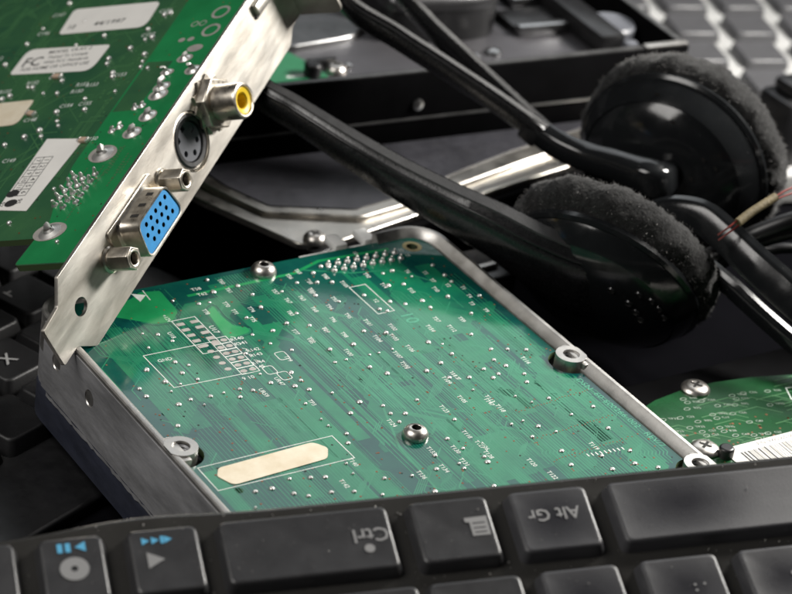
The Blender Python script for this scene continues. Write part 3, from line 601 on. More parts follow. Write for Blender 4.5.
def cal(s, tx):
    y1, x0, cw, chh = 15.9, -33.0, 2.45, 2.25
    def ln(P): s.line(P, .2, WT + .166 + .0004 * len(s.v) / 400, 'ink_black', mx=PM)
    for k in range(7): ln([(x0, y1 - k * chh), (x0 + 2 * cw, y1 - k * chh)])
    for k in range(3): ln([(x0 + k * cw, y1 + .1), (x0 + k * cw, y1 - 6 * chh - .1)])
    for k in range(6):
        tx(str(k + 1), x0 + cw * 1.5, y1 - (k + .5) * chh, 1.9, 1, True); tx(str(k + 7), x0 + cw * .5, y1 - (k + .5) * chh, 1.8, .9, True)
    tx('95', x0 + cw * 1.75, y1 - 6.9 * chh, 1.9, 1, True); tx('97', x0 - .2, y1 - 7.2 * chh, 1.7, 1, True)
    s.disc(x0 + cw * .35, y1 - 5.6 * chh, WT + .172, 1.75, 'ink_black', 18, 1.3, mx=PM); s.disc(x0 + cw * .95, y1 - 7.1 * chh, WT + .173, 1.75, 'ink_black', 18, 1.3, mx=PM)
plabel([(-33.9, 22.8), (-22.6, 21.6), (-24.4, -3.2), (-33.4, -2.2)], .3, 'paper', cal)

# video connector with its fifteen holes
vg = MB()
def dshape(hw, hn, w, r): 
    P = rounded([(hw, w), (-hw, w), (-hn, -w), (hn, -w)], r, 5); return P if area(P) > 0 else P[::-1]
sh_o, sh_i = dshape(8.35, 7.0, 4.25, 2.2), dshape(7.9, 6.55, 3.8, 1.9)
vg.prism(rrect(-10.4, -5.2, 10.4, 5.2, 1.2), .01, .55, 'nickel', bevel=.15, mx=BM)
vg.rings([[(x, y, .5) for x, y in dshape(9.1, 7.7, 4.9, 2.6)], [(x, y, .85) for x, y in dshape(8.6, 7.2, 4.5, 2.4)], [(x, y, 1.3) for x, y in sh_o], [(x, y, 5.9) for x, y in sh_o], [(x, y, 6.1) for x, y in dshape(8.2, 6.85, 4.1, 2.1)], [(x, y, 6.05) for x, y in sh_i], [(x, y, 5.0) for x, y in sh_i]], 'nickel', True, BM)
for k, (b, l) in enumerate(((-3.6, 1.5), (0, 1.6), (3.6, 1.8))): vg.box((4.4 - l, b - .45, -4.31), (4.6, b + .45, -4.2), 'hole')
vc = vg.build('video_connector', card)
pins = []
for i in range(3):
    for k in range(5): pins.append(((k - 2) * 2.29 * .99 + (.6 if i == 1 else -.6), (i - 1) * 1.98))
bl = MB(); bl.prism(dshape(7.88, 6.53, 3.78, 1.88), 1, 5.75, 'blue', holes=[circ(b, w_, .56, 12) for b, w_ in pins], mx=BM)
for b, w_ in pins: bl.lathe([(.56, 5.7), (.5, 3.2), (0, 3.1)], 'hole', 12, mx=axis_x(0, b, w_))
bl.build('insert', vc)
hexa = [(2.75 * math.cos(math.radians(60 * k + 12)), 2.75 * math.sin(math.radians(60 * k + 12))) for k in range(6)]
for b in (12.9, -12.9):
    js = MB(); js.lathe([(2.9, .0), (2.95, .45), (2.6, .75), (2.2, .8)], 'nickel', 24); js.lathe([(2.35, .8), (2.35, 1.3)], 'nickel', 24)
    js.prism(rounded(hexa, .25, 2), 1.3, 6.5, 'nickel', holes=[circ(0, 0, 1.5, 22)], bevel=.3)
    js.lathe([(1.9, 6.51), (1.72, 6.62), (1.45, 6.55), (1.3, 6.2), (1.38, 5.7), (1.25, 5.2), (1.3, 3), (0, 2.9)], 'nickel', 22)
    js.lathe([(1.24, 5.0), (1.2, 3.1), (0, 3.05)], 'hole', 18)
    o = js.build('jack_screw', card); o.matrix_local = axis_x(0, b, -.3)
# round six-pin socket
dn = MB()
dn.lathe([(6.6, -3.4), (6.75, -.9), (6.75, -.3), (6.3, -.2), (6.0, -.6)], 'nickel', 40); dn.lathe([(6.35, -.5), (5.6, -.1), (4.7, -.2), (4.4, -2.5)], 'black_plastic', 40)
dho = [circ(3.1 * math.cos(a), 3.1 * math.sin(a), .72, 12) for a in (math.radians(t) for t in (25, 90, 150, 215))] + [rrect(-3.6, -2.2, -2.0, -.7, .2, 2), rrect(2.4, -3.2, 3.6, -1.9, .2, 2), rrect(-.7, -4.3, .7, -2.9, .2, 2)]
dn.prism(circ(0, 0, 4.45, 40), -5, -.7, 'dark_grey', holes=dho, smooth=True)
dn.prism(circ(0, 0, 4.7, 24), -4.9, -3.6, 'hole')
o = dn.build('round_socket', card); o.matrix_local = axis_x(0, -27.6, .35)
# composite video jack
rc = MB(); hx = [(6.3 * math.cos(math.radians(60 * k + 20)), 6.3 * math.sin(math.radians(60 * k + 20))) for k in range(6)]
star = [((6.9 if k % 2 else 5.6) * math.cos(2 * math.pi * k / 22), (6.9 if k % 2 else 5.6) * math.sin(2 * math.pi * k / 22)) for k in range(22)]
rc.prism(star, .05, .6, 'nickel'); rc.prism(rounded(hx, .4, 2), .6, 2.9, 'nickel', bevel=.35)
rc.lathe([(3.9, 2.9), (4.15, 3.1), (4.15, 8.7), (4.0, 9.3), (3.6, 9.5), (3.25, 9.45), (3.1, 9.1), (3.1, 7.8)], 'nickel', 36)
jk = rc.build('video_jack', card); jk.matrix_local = axis_x(0, -39.0, -1.3)
yl = MB(); yl.lathe([(3.12, 9.0), (2.9, 9.1), (2.0, 8.9), (1.75, 8.6), (1.7, 5)], 'yellow', 32); yl.lathe([(1.7, 6.5), (1.1, 6.4), (1.0, 5), (0, 4.9)], 'brass', 18); yl.build('ring', jk)

# ---------------------------------------------------------------- keyboards
def keycap(mb, w, h, m, hgt=3.1, flare=1.15, dish=.16, r=1.0, top=0.0, cx=0, cy=0):
    def R(d, z, rr): return [(cx + x, cy + y, z) for x, y in rrect(-w / 2 - d, -h / 2 - d, w / 2 + d, h / 2 + d, max(.2, rr), 4)]
    rs = [R(flare, top - hgt, r + .5), R(.35, top - .55, r + .2), R(.18, top - .2, r + .1), R(-.18, top, r), R(-.5, top - .03, r), R(-min(w, h) * .25, top - dish * .75, r), R(-min(w, h) * .47, top - dish, .25)]
    mb.rings(rs, m, True); mb.add(rs[-1], [list(range(len(rs[-1])))], m, True)
def key(parent, x0, x1, y0, y1, m, lab=None, legend=None, **kw):
    """x0..x1, y0..y1 is the cap's top"""
    s = MB(); keycap(s, x1 - x0, y1 - y0, m, **kw); o = s.build('key', parent, sharp=50); o.location = ((x0 + x1) / 2, (y0 + y1) / 2, 0)
    if lab: o['label'] = lab
    if legend:
        l = MB(); legend(l, (x0 + x1) / 2, (y0 + y1) / 2); l.build('key_legend', o)
    return o
kx = V((.9405, -.3290, .0845)); ky = V((.3003, .9216, .2457)); kz = kx.cross(ky).normalized(); ky = kz.cross(kx)
kb = empty('keyboard', None, 'black keyboard across the bottom edge, its Ctrl and Alt Gr keys upside down', 'keyboard', 'keyboards in the heap', frame((52.2, -63.98, 18.92), kx, ky, kz))
bs = MB(); bs.prism(rounded([(-190, -74), (160, -74), (160, 4.6), (-66, 4.6), (-86.5, 6.0), (-112, 2.8), (-190, 2.4)], [6, 6, 3, 8, 8, 12, 6]), -7.2, -2.5, 'kbase', bevel=.9)
bs.build('frame', kb)
def kt(body, x, y, size, m='legend', sx=1.0):
    def fn(l, cx, cy):
        vs, fs = glyphs(body); l.add([(x - cx - p.x * size * sx, y - cy - p.y * size, -.02) for p in vs], fs, m)
    return fn
def both(*fns):
    def fn(l, cx, cy):
        for f in fns: f(l, cx, cy)
    return fn
def poly(P, m, z=-.02):
    def fn(l, cx, cy):
        q = P if area(P) > 0 else P[::-1]; l.add([(x - cx, y - cy, z) for x, y in q], [list(range(len(q)))], m)
    return fn
def ring(x, y, r0, r1, m):
    def fn(l, cx, cy):
        A, B = circ(x - cx, y - cy, r1, 28), circ(x - cx, y - cy, r0, 28); n = 28
        l.add([(a, b, -.02) for a, b in A] + [(a, b, -.02) for a, b in B], [[i, (i + 1) % n, n + (i + 1) % n, n + i] for i in range(n)], m)
    return fn
HT = 13.5
key(kb, .25, 98, -HT, 0, 'key_space', 'long black space bar worn shiny')
key(kb, -18.6, -4.6, -HT, 0, 'key_gloss', 'black key marked Alt Gr', kt('Alt Gr', -11.5, -5.5, 3.9, sx=.95))
menu = both(poly([(-28.2, -4.5), (-24.0, -4.4), (-24.1, -8.7), (-27.4, -8.7), (-27.4, -5.6), (-28.2, -5.4)], 'legend'), poly([(-26.9, -5.7), (-24.6, -5.7), (-24.6, -6.0), (-26.9, -6.0)], 'key', -.015), poly([(-26.9, -6.8), (-24.6, -6.8), (-24.6, -7.1), (-26.9, -7.1)], 'key', -.015), poly([(-26.9, -7.8), (-24.6, -7.8), (-24.6, -8.1), (-26.9, -8.1)], 'key', -.015))
key(kb, -37.2, -23.4, -HT, 0, 'key', 'black key marked with a menu sign', menu)
key(kb, -71.8, -42.0, -HT, 0, 'key', 'wide black key marked Ctrl', both(kt('Ctrl', -45.6, -5.9, 4.3, sx=.95), poly(circ(-46.4, -9.0, .95, 18), 'legend')))
tri = lambda x, y, s, d: [(x, y - s), (x, y + s), (x + d * s * 1.7, y)]
key(kb, -88.0, -76.4, -HT, 0, 'key', 'small black arrow key with a blue skip sign', both(poly(tri(-85.5, -6.6, 1.8, 1), 'legend'), poly(tri(-86.0, -2.3, .8, 1), 'legend_blue'), poly(tri(-84.3, -2.3, .8, 1), 'legend_blue'), poly([(-82.7, -3.1), (-82.1, -3.1), (-82.1, -1.5), (-82.7, -1.5)], 'legend_blue'), poly(tri(-82.0, -2.3, .8, 1), 'legend_blue')))
key(kb, -103.5, -93.1, -HT, 0, 'key', 'small black key with a grey ring and a blue pause sign', both(ring(-98.2, -6.7, .62, 2.55, 'legend'), poly([(-100.7, -3.0), (-99.8, -3.0), (-99.8, -1.0), (-100.7, -1.0)], 'legend_blue'), poly([(-99.3, -3.0), (-98.4, -3.0), (-98.4, -1.0), (-99.3, -1.0)], 'legend_blue'), poly(tri(-95.8, -2.0, 1.1, -1), 'legend_blue')))
for k in range(3): key(kb, -119 - k * 15.4, -108.4 - k * 15.4, -HT, 0, 'key')
for r, xs in ((1, [(-72, -57.2), (-55, -40.2), (-37.6, -21.6)] + [(-17.4 + 18.55 * k, -3.6 + 18.55 * k) for k in range(6)]), (2, [(-73, -45)] + [(-42.6 + 18.55 * k, -28.6 + 18.55 * k) for k in range(8)])):
    for a, b in xs:
        lg = {1.15: ('. :', 10.4, -25.6), -17.4: ('- _', -9.5, -26.6), 19.7: (', ;', 29, -25.5)}.get(round(a, 2)) if r == 1 else None
        key(kb, a, b, -HT - 18.5 * r, -18.5 * r, 'key_gloss' if a > -20 else 'key', None, kt(lg[0], lg[1], lg[2], 3.6) if lg else None)
for a in (-103.5, -88): key(kb, a, a + 11, -HT - 18.5, -18.5, 'key')

# dust and crumbs on the near keyboard: on the caps and in the gaps between them
RD = random.Random(31); ds = MB(); caps = [(o.location.x - max(abs(v[0]) for v in o.bound_box) + 1.2, o.location.x + max(abs(v[0]) for v in o.bound_box) - 1.2, o.location.y - max(abs(v[1]) for v in o.bound_box) + 1.2, o.location.y + max(abs(v[1]) for v in o.bound_box) - 1.2) for o in kb.children if o.name.startswith('key')]
for i in range(620):
    x, y = RD.uniform(-125, 70), RD.uniform(-45, 4.0); on = any(a < x < b and c < y < d for a, b, c, d in caps)
    near = any(a - 1.4 < x < b + 1.4 and c - 1.4 < y < d + 1.4 for a, b, c, d in caps)
    if near and not on: continue
    r = RD.choice([.07, .09, .12, .16]) if on else RD.choice([.12, .18, .25, .35]); z = .0 if on else -2.5; c = V((x, y, z))
    t = [c + V((r * RD.uniform(-1.3, 1.3), r * RD.uniform(-1.3, 1.3), r * RD.uniform(0, .8))) for _ in range(3)] + [c + V((0, 0, r * 1.2))]
    ds.add(t, [[0, 1, 2], [0, 1, 3], [1, 2, 3], [2, 0, 3]], 'speck')
ds.build('dust', kb, kind='stuff')

# the grey keyboard far behind, and the old black one under the drive's corner
def board_of_keys(name, label, o, r, rows, pitch, keym, basem, group, tilt=0.0, hgt=5.0, flare=2.0, gap=4.4, depth=8.0, dish=.5, legends=None, skip=None):
    kx = V(r).normalized(); kz = V((0, 0, 1)); kyy = kz.cross(kx)
    k = empty(name, None, label, 'keyboard', group, frame(o, kx, kyy, kz) @ Matrix.Rotation(tilt, 4, 'X'))
    xs = [x for _, L, _ in rows for x in (min(L), max(L) + 1)]; ys = [y for y, _, _ in rows]
    b = MB(); b.prism(rrect(min(xs) * pitch - 4, min(ys) * pitch - pitch / 2 - 5, max(xs) * pitch + 4, max(ys) * pitch + pitch / 2 + 5, 4), -hgt - depth, -hgt + .4, basem, bevel=1.0)
    b.build('frame', k); first = None
    for y, L, off in rows:
        for x in L:
            if skip and skip(x, y): continue
            if first is None:
                s = MB(); keycap(s, pitch - gap, pitch - gap, keym, hgt=hgt, flare=flare, dish=dish, r=1.6); first = s.build('key', k, sharp=50); o = first
            else: o = first.copy(); COL.objects.link(o); o.parent = k
            o.location = ((x + off + .5) * pitch, y * pitch, 0)
            lg = legends.get((x, y)) if legends else None
            if lg:
                l = MB(); vs, fs = glyphs(lg[0]); l.add([(p.x * lg[1] + lg[2], p.y * lg[1] + lg[3], -dish * .6 + .12) for p in vs], fs, 'legend'); l.build('key_legend', o)
    return k
er = V((.955, -.297, 0))
board_of_keys('keyboard', 'silver keyboard with dark grey keys, out of focus behind the rear ear cup', (276, 150, -20), er, [(y, list(range(-3, 5)), [0, .25, .5, .75, 1, 1.2, 1.4][y + 3]) for y in range(-3, 4)], 19.5, 'key_grey', 'silver_base', 'keyboards in the heap', hgt=3.6, flare=.9, gap=6.4, depth=8, dish=.4)
brr = V((.93, .36, 0))
org = V((1.2, 78.4, -26)); bx = brr.normalized(); by = V((-bx.y, bx.x, 0)); P16 = 16.5
o = org - bx * (.5 * P16) + V((0, 0, 0))
ob = board_of_keys('keyboard', 'dark old keyboard with white X and F keys, mostly under the bare drive', tuple(o), brr, [(2, list(range(-8, 4)), .1), (1, list(range(-8, 4)), .45), (0, list(range(-8, 4)), 0), (-1, [-8, -7, -6, -5, -4, -3, -2, -1, 0], 0), (-2.0, [-7], 0)], P16, 'key_old', 'black_plastic', 'keyboards in the heap', hgt=4.2, flare=1.4, gap=3.4, depth=2.6, dish=.6,
                   legends={(0, 0): ('X', 5.2, 0, 0), (1, 1): ('F', 5.0, -3.0, 3.4), (-1, 0): ('Z', 5.0, -3, 3)})

# ---------------------------------------------------------------- second drive, silver lid with a dark label plate
d2 = empty('hard_drive', (77, 77, 0), 'hard drive with silver stepped lid and dark plate, in front of the black tray', 'hard drive', 'hard drives in the heap')
TL = Matrix.Translation((-77, -77, 0))
ex, ey = V((.985, .17)), V((-.17, .985))
def L2(a, b): p = V((76.5, 76.2)) + ex * a + ey * b; return (p.x, p.y)
s = MB()
s.prism(rounded([L2(0, 0), L2(6, -2.6), L2(145, -2.6), L2(145, 98), L2(-8, 98)], [2, 3, 4, 4, 4]), -26, -12.6, 'tray', bevel=.6, mx=TL); s.build('body', d2)
s = MB(); s.prism(rounded([(63.2, 106), (75.3, 78.2), (85.0, 76.6), (112.5, 82.0), (153.5, 88.9), (222, 101), (206, 195), (50, 170)], [2, 2, 3, 2, 2, 4, 4, 4]), -12.4, -10.9, 'lid', bevel=.5, mx=TL)
rg = rounded([(67.3, 108.9), (73.6, 93.0), (95.4, 83.1), (111.1, 85.4), (131.8, 90.2), (152.4, 94.9), (222, 108), (204, 188), (56, 165)], [1, 1.6, 1.8, 1.8, .5, .5, 4, 4, 4])
s.prism(rg, -11.2, -9.6, 'lid', bevel=.75, mx=TL)
for q in (1.15, 2.6, 3.4):
    a, b = (150.2, 87.6 + q * 1.6), (133.0, 83.9 + q * 1.6)
s.line([(125, 85.6), (152.8, 91.3), (220, 103)], .5, -10.85, 'plate_dark', mx=TL)
s.build('lid', d2)
s = MB(); s.prism(rounded([(71.3, 107.6), (76.3, 95.2), (96.0, 86.6), (109.6, 88.7), (134.8, 96.0), (152, 100.4), (214, 112), (200, 178), (62, 162)], [.6, 1.2, 1.2, 1.2, 1, 0, 4, 4, 4]), -9.7, -9.3, 'plate_dark', bevel=.15, mx=TL); s.build('label_plate', d2)
s = MB(); s.prism(rounded([(76.2, 81.6), (77.6, 74.6), (85.6, 76.6), (85.2, 81.2)], .8), -20, -12.0, 'black_plastic', bevel=.3, mx=TL); s.build('corner_block', d2)
screw('cover_screw', 79.6 - 77, 78.9 - 77, -10.9, 2.9, 2.0, d2, slot='cross')

# ---------------------------------------------------------------- opened black tray with bare metal inside
TX, TY = V((.9964, -.0853, 0)), V((.0853, .9964, 0))
tr = empty('drive_tray', None, 'open black drive tray with grey metal floor, behind the headset arms', 'drive tray', None, frame((95, 116.1, -9.3), TX, TY, (0, 0, 1)))
def tl(x, y): d = V((x - 95, y - 116.1, 0)); return (d.dot(TX), d.dot(TY))
X0, X1, Y1, H = -26, 116.8, 170, 19.3
s = MB()
s.box((X0, 0, .3), (X1, 2.2, H), 'tray', .35); s.box((X0, 2.21, .3), (X0 + 2, Y1, H - .02), 'tray', .35); s.box((X1 - 2.4, 2.21, .3), (X1, Y1, H - .02), 'tray', .35); s.box((X0 + 2.01, Y1 - 2, .3), (X1 - 2.41, Y1, H - .04), 'tray', .35)
s.box((X0 + .1, .1, 0), (X1 - .1, Y1 - .1, .9), 'tray')
s.box((X0, -.25, 6.2), (X1 - 6, .1, 6.9), 'tray_rim', .2)
s.build('shell', tr)
s = MB(); s.box((X0 + 1, .3, H - .15), (X1 - 14.5, 2.0, H + .55), 'tray_rim', .25); s.box((X1 - 13.8, .2, H - .15), (X1 - .3, 2.3, H + .75), 'alu', .3); s.box((X1 - 2.2, 3, H - .1), (X1 - .5, Y1 - 3, H + .5), 'tray_rim', .25); s.build('rim', tr)
FZ = 11.3
s = MB(); s.prism([(X0 + 2.3, 3), (X1 - 3, 3), (X1 - 3, Y1 - 3), (X0 + 2.3, Y1 - 3)], FZ - 2, FZ - .2, 'floor_grey')
s.prism(rounded([tl(104, 158), tl(112, 149), tl(133, 150), tl(141, 156), tl(128, 172), tl(112, 172)], 3), FZ - .2, FZ + 1.6, 'chrome', bevel=.6); s.build('metal_floor', tr)  # raised bright plate added in place of a light reflection on the floor
s = MB(); P = [tl(98, 158), tl(97, 132), tl(113.6, 131), tl(112.4, 141), tl(110, 149)]; P = P if area(P) > 0 else P[::-1]; s.prism(rounded(P, [1, 1, 1, 3, 3]), FZ, FZ + 1.2, 'green_far')
cx, cy = tl(105.5, 133.5); s.line([(cx - 3, cy), (cx + 4, cy)], 1.2, FZ + 1.23, 'ink_white'); s.build('small_board', tr)
s = MB(); cx, cy = tl(109.6, 133.0); s.prism(circ(cx, cy, 2.3, 20), FZ + 1.2, FZ + 4.6, 'black_plastic', bevel=.8); s.box((cx + 2, cy + 6, FZ), (cx + 10, cy + 7.5, FZ + 2.2), 'black_plastic', .3); s.build('switch', tr)
cx, cy = tl(118.3, 135.2); screw('floor_screw', cx, cy, FZ - .2, 2.9, 2.2, tr, slot='cross')
cx, cy = tl(123.2, 136.8); s = MB(); s.lathe([(.9, 0), (.8, .7), (0, .9)], 'chrome', 12, mx=Matrix.Translation((cx, cy, FZ))); s.build('rivet', tr)
# the motor: a rounded block with a bright turned edge
s = MB(); P = rounded([tl(140, 146), tl(163, 141.5), tl(172.5, 142), tl(189, 163), tl(188, 186), tl(150, 190)], [6, 6, 3.5, 4, 6, 6]); P = P if area(P) > 0 else P[::-1]
s.prism(P, FZ, FZ + 9.0, 'black_plastic'); s.prism(inset(P, -.3), FZ + 9, FZ + 13.5, 'motor', bevel=3.2); s.build('motor_block', tr)
for (a, b, r) in ((159.4, 131.1, 1.6), (166.2, 132.3, 2.2)):
    cx, cy = tl(a, b); s = MB(); s.lathe([(r, 0), (r * .95, 1.0), (r * .5, 1.5), (0, 1.6)], 'chrome', 18, mx=Matrix.Translation((cx, cy, FZ - .2))); s.build('rivet', tr)
for (y0, x0, x1, h) in ((29.5, 82, 101, 3.2), (47, 90, 113, 3.2)):
    s = MB(); s.box((x0, y0, FZ), (x1, y0 + 3.0, FZ + h), 'chrome', .6); s.box((x0, y0 + 3.01, FZ), (x1, y0 + 14, FZ + h - 1.2), 'black_plastic', .4); s.build('guide_rail', tr)
s = MB(); s.box((98, 14, FZ), (106, 46, FZ + 6), 'black_plastic', 1.0); s.box((104, 10, FZ), (108, 13, FZ + 5), 'dark_grey', 1.0); s.build('carriage', tr)
s = MB(); cx, cy = tl(204, 130.5); s.lathe([(6.8, 0), (6.8, 4.6), (6.2, 5.2), (5.2, 5.0), (0, 5.0)], 'dark_grey', 30, mx=Matrix.Translation((cx, cy, FZ))); s.build('roller', tr)
s = MB(); cx, cy = tl(150.2, 170); s.lathe([(2.2, 0), (2.2, 7), (1.6, 8.6), (0, 9)], 'tan', 18, mx=Matrix.Translation((cx - 3, cy, FZ)) @ Matrix.Rotation(-.9, 4, 'X')); s.build('plug', tr)
s = MB(); s.lathe([(1.6, 0), (1.5, .5), (.7, .9), (0, 1)], 'chrome', 18, mx=frame((tl(129.3, 112)[0], 0, 10.5), (1, 0, 0), (0, 0, 1), (0, -1, 0))); s.build('side_rivet', tr)

# ---------------------------------------------------------------- third drive, dark rounded board and barcode label
d3 = empty('hard_drive', (130, -25, 0), 'dark hard drive with curved dark green board and a white barcode label', 'hard drive', 'hard drives in the heap')
T3 = Matrix.Translation((-130, 25, 0))
s = MB(); s.prism(rounded([(100.6, -95), (205, -95), (205, 3), (100.6, 3)], 4), -33, -14.5, 'tray', bevel=.8, mx=T3); s.build('body', d3)
s = MB(); P = [(101.0, -46), (101.0, -13.0), (104.6, -10.9), (109.6, -9.3), (115.4, -7.4), (123.3, -6.3), (133, -6.4), (143, -7.8), (153, -10.6), (162, -16), (168, -24), (170, -46)]; P = P if area(P) > 0 else P[::-1]
s.prism(P, -14.4, -12, 'f_mask', mx=T3)
R3 = random.Random(8)
for i in range(60): s.disc(R3.uniform(112, 150), R3.uniform(-33, -21), -11.97, R3.uniform(.2, .36), 'via', 8, mx=T3)
for i in range(46):
    x, y = R3.uniform(104, 150), R3.uniform(-38, -11); L = R3.uniform(3, 12); s.line([(x, y), (x + L * .6, y), (x + L, y - L * .4)], .3, -11.985 + i * .0002, 'card_trace', mx=T3)
b3 = s.build('circuit_board', d3)
s = MB()
k = 0
for x, y in [(121.8, -9.4), (125.2, -11.6), (127.5, -14.5), (133.4, -12.4), (139.2, -18.7), (116.2, -15.3), (115.7, -19.3), (131.5, -15.7), (136.5, -12.6), (117.3, -21.6), (122.1, -21.8), (124, -17), (120, -13), (128.6, -18.4), (112, -14.5), (119, -18), (142.5, -14), (113.5, -24), (130, -22.5), (123.5, -25.5), (127.5, -27), (131, -27.6), (110, -19)]:
    k += 1
    for j in range(R3.choice([1, 1, 2])):
        yy = y - j * 1.5 ; s.line(circ(x, yy, .75, 14, .48), .15, -11.96 + k * .001, 'ink_dim', True, mx=T3)
        vs, fs = glyphs(R3.choice(['R', 'C', 'TP']) + str(R3.randint(10, 99))); s.add([(x + 2.5 + p.x * 1.0 - j * .4, yy - .5 + p.y * 1.0 - p.x * .35, -11.955) for p in vs], fs, 'ink_dim', mx=T3)
s.line([(147.5, -14.5), (145.5, -18.8), (152, -20.5), (154, -16)], .25, -11.93, 'ink_white', True, mx=T3)
s.build('printed_legend', b3)
s = MB(); LBM = T3 @ frame((116.6, -31.6, -11.9), (.985, -.02, 0), (.02, .985, 0), (0, 0, 1))
s.prism(rrect(0, -14, 40, 2.8, .4, 2), 0, .12, 'paper', mx=LBM)
x = 3.2
while x < 38:
    wd = R3.choice([.2, .2, .35, .55]); s.add([(x, -6, .125), (x + wd, -6, .125), (x + wd, .2, .125), (x, .2, .125)], [[0, 1, 2, 3]], 'ink_black', mx=LBM); x += wd + R3.choice([.22, .3, .5])
vs, fs = glyphs('P/N: 9W2005-005   5CB0 2DWD'); s.add([(19.5 + p.x * 1.5, 1.5 + p.y * 1.5, .126) for p in vs], fs, 'ink_black', mx=LBM); s.build('barcode_label', b3)
for x, y in ((127.0, -7.2), (113.2, -27.4)):
    screw('board_screw', x - 130, y + 25, -11.9, 3.3, 1.3, d3, slot='cross')
s = MB(); s.prism(circ(116.0, -31.0, 1.7, 18), -12, -9.6, 'black_plastic', bevel=.5, mx=T3); s.build('rubber_stop', d3)

# ---------------------------------------------------------------- headset
hs = empty('headset', (130, 40, 0), 'black headset with two foam ear cups and thin plastic arms', 'headset')
HO = V((-130, -40, 0))
def hb(mb, name, par=None, **kw):
    for i, p in enumerate(mb.v): mb.v[i] = (p[0] - 130, p[1] - 40, p[2])
    return mb.build(name, par or hs, **kw)
def section(hu, hv, bev):
    """flat band with a ridge along its upper edge"""
    return [(hu, -hv * .75), (hu * 1.02, hv * .1), (hu * .80, hv * .62), (hu * .72, hv * .80), (hu * .45, hv), (-hu * .55, hv), (-hu * .9, hv * .7), (-hu, 0), (-hu * .9, -hv * .8), (hu * .6, -hv)]
def band(name, pts, HU, HV, m, up, k=8, strip=None, strip_to=1.0):
    P = crom(pts, k); s = MB(); s.sweep(P, lambda i, t: section(lerp_list(HU, t), lerp_list(HV, t), 0), m, up); o = hb(s, name, sharp=38)
    if strip:                                                        # textured strip paints the lit top face lighter; glossy edge added for highlight line
        P = P[:int(len(P) * strip_to)]; fade = lambda t: min(1, (1 - t) * 6 + .02)
        s = MB(); s.sweep(P, lambda i, t: (lambda a, b: [(a * 1.0 + .28 * fade(t), -b * .62), (a * 1.02 + .30 * fade(t), b * .02), (a * .98 + .1, b * .12), (a * .6, 0), (a * .9, -b * .7)])(lerp_list(HU, t * strip_to), lerp_list(HV, t * strip_to)), 'black_satin', up); hb(s, 'lit_strip', o, sharp=30)
        s = MB(); s.sweep(P, lambda i, t: (lambda a, b: [(a * .86 + strip * fade(t) * math.cos(q), b * .52 + strip * fade(t) * math.sin(q)) for q in (2 * math.pi * j / 8 for j in range(8))])(lerp_list(HU, t * strip_to), lerp_list(HV, t * strip_to)), 'glint_bead', up); hb(s, 'glint_bead', o, sharp=180)
    return o
def cup(name, c, a, R, rr, shell_h, padt, seed, pr=1.0):
    a = V(a).normalized(); mx = axis_frame(c, a, (RX.x, RX.y, RX.z)); r_ = random.Random(seed)
    s = MB(); prof = [(rr * 1.02, -1.0), (rr * 1.03, .2), (rr * 1.0, 1.0), (rr * .985, 1.1), (rr * .97, 1.9), (rr * .90, shell_h * .42), (rr * .86, shell_h * .52), (rr * .85, shell_h * .50), (rr * .78, shell_h * .64), (rr * .62, shell_h * .82), (rr * .42, shell_h * .93), (rr * .2, shell_h * .985), (.01, shell_h)]
    s.lathe(prof, 'black_gloss', 72, mx=mx); return s, mx
def foam(name, c, a, R, tk, seed, par):
    """thick ring of open foam with a rough skin and loose fibres"""
    a = V(a).normalized(); mx = axis_frame(c, a, (RX.x, RX.y, RX.z)); s = MB(); rs = []; NS, NP = 220, 34; r_ = random.Random(seed); fib = []
    for i in range(NP):
        t = i / (NP - 1); an = math.radians(-75 + 330 * t); ring_ = []
        for k in range(NS):
            th = 2 * math.pi * k / NS
            rc = R * .70; hr = R * .30 + 0.0; hz = tk * .5
            rr = rc + hr * math.copysign(abs(math.cos(an)) ** .8, math.cos(an)); zz = hz * math.copysign(abs(math.sin(an)) ** .8, math.sin(an))
            p = V((rr * math.cos(th), rr * math.sin(th), zz - tk * .5))
            n = V((math.cos(an) * math.cos(th), math.cos(an) * math.sin(th), math.sin(an)))
            d = noise.noise(p * .16 + V((seed, 0, 0))) * .9 + noise.noise(p * .9) * .45 + r_.uniform(-.28, .28)
            p = p + n * d; ring_.append(tuple(p))
            if r_.random() < .62: fib.append((p, n))
        rs.append(ring_)
    s.rings(rs, 'foam', True, mx)
    # membrane inside the ring
    s.lathe([(R * .55, -tk * .35), (R * .3, -tk * .3), (0.01, -tk * .28)], 'foam', 40, mx=mx)
    for p, n in fib:
        for _ in range(2):
            q = p + V((r_.uniform(-.4, .4), r_.uniform(-.4, .4), r_.uniform(-.4, .4))); d = (n * .8 + V((r_.uniform(-1, 1), r_.uniform(-1, 1), r_.uniform(-1, 1))) * .9).normalized() * r_.uniform(.35, .95)
            w_ = d.cross(V((r_.random(), r_.random(), r_.random()))).normalized() * .055
            s.add([q - w_, q + w_, q + d], [[0, 1, 2]], 'fibre', False, mx)
    return hb(s, name, par, sharp=180)
FA, RA = V((-.729, -.412, -.546)).normalized(), V((-.876, -.459, -.15)).normalized()
FC, RC_ = V((127.9, 30.6, -4.0)), V((168.3, 58.1, 4.6))
s, mf = cup('front', FC, FA, 25, 23.5, 10.5, 13, 1)
def dome(r, rr, h):
    pr = [(0, 1), (.2, .985), (.42, .93), (.62, .82), (.78, .64), (.85, .5), (.9, .42), (.97, 1.9 / h), (1.1, 0)]; q = r / rr
    for (a, x), (b, y) in zip(pr, pr[1:]):
        if a <= q <= b: return h * (x + (y - x) * (q - a) / (b - a))
    return 0
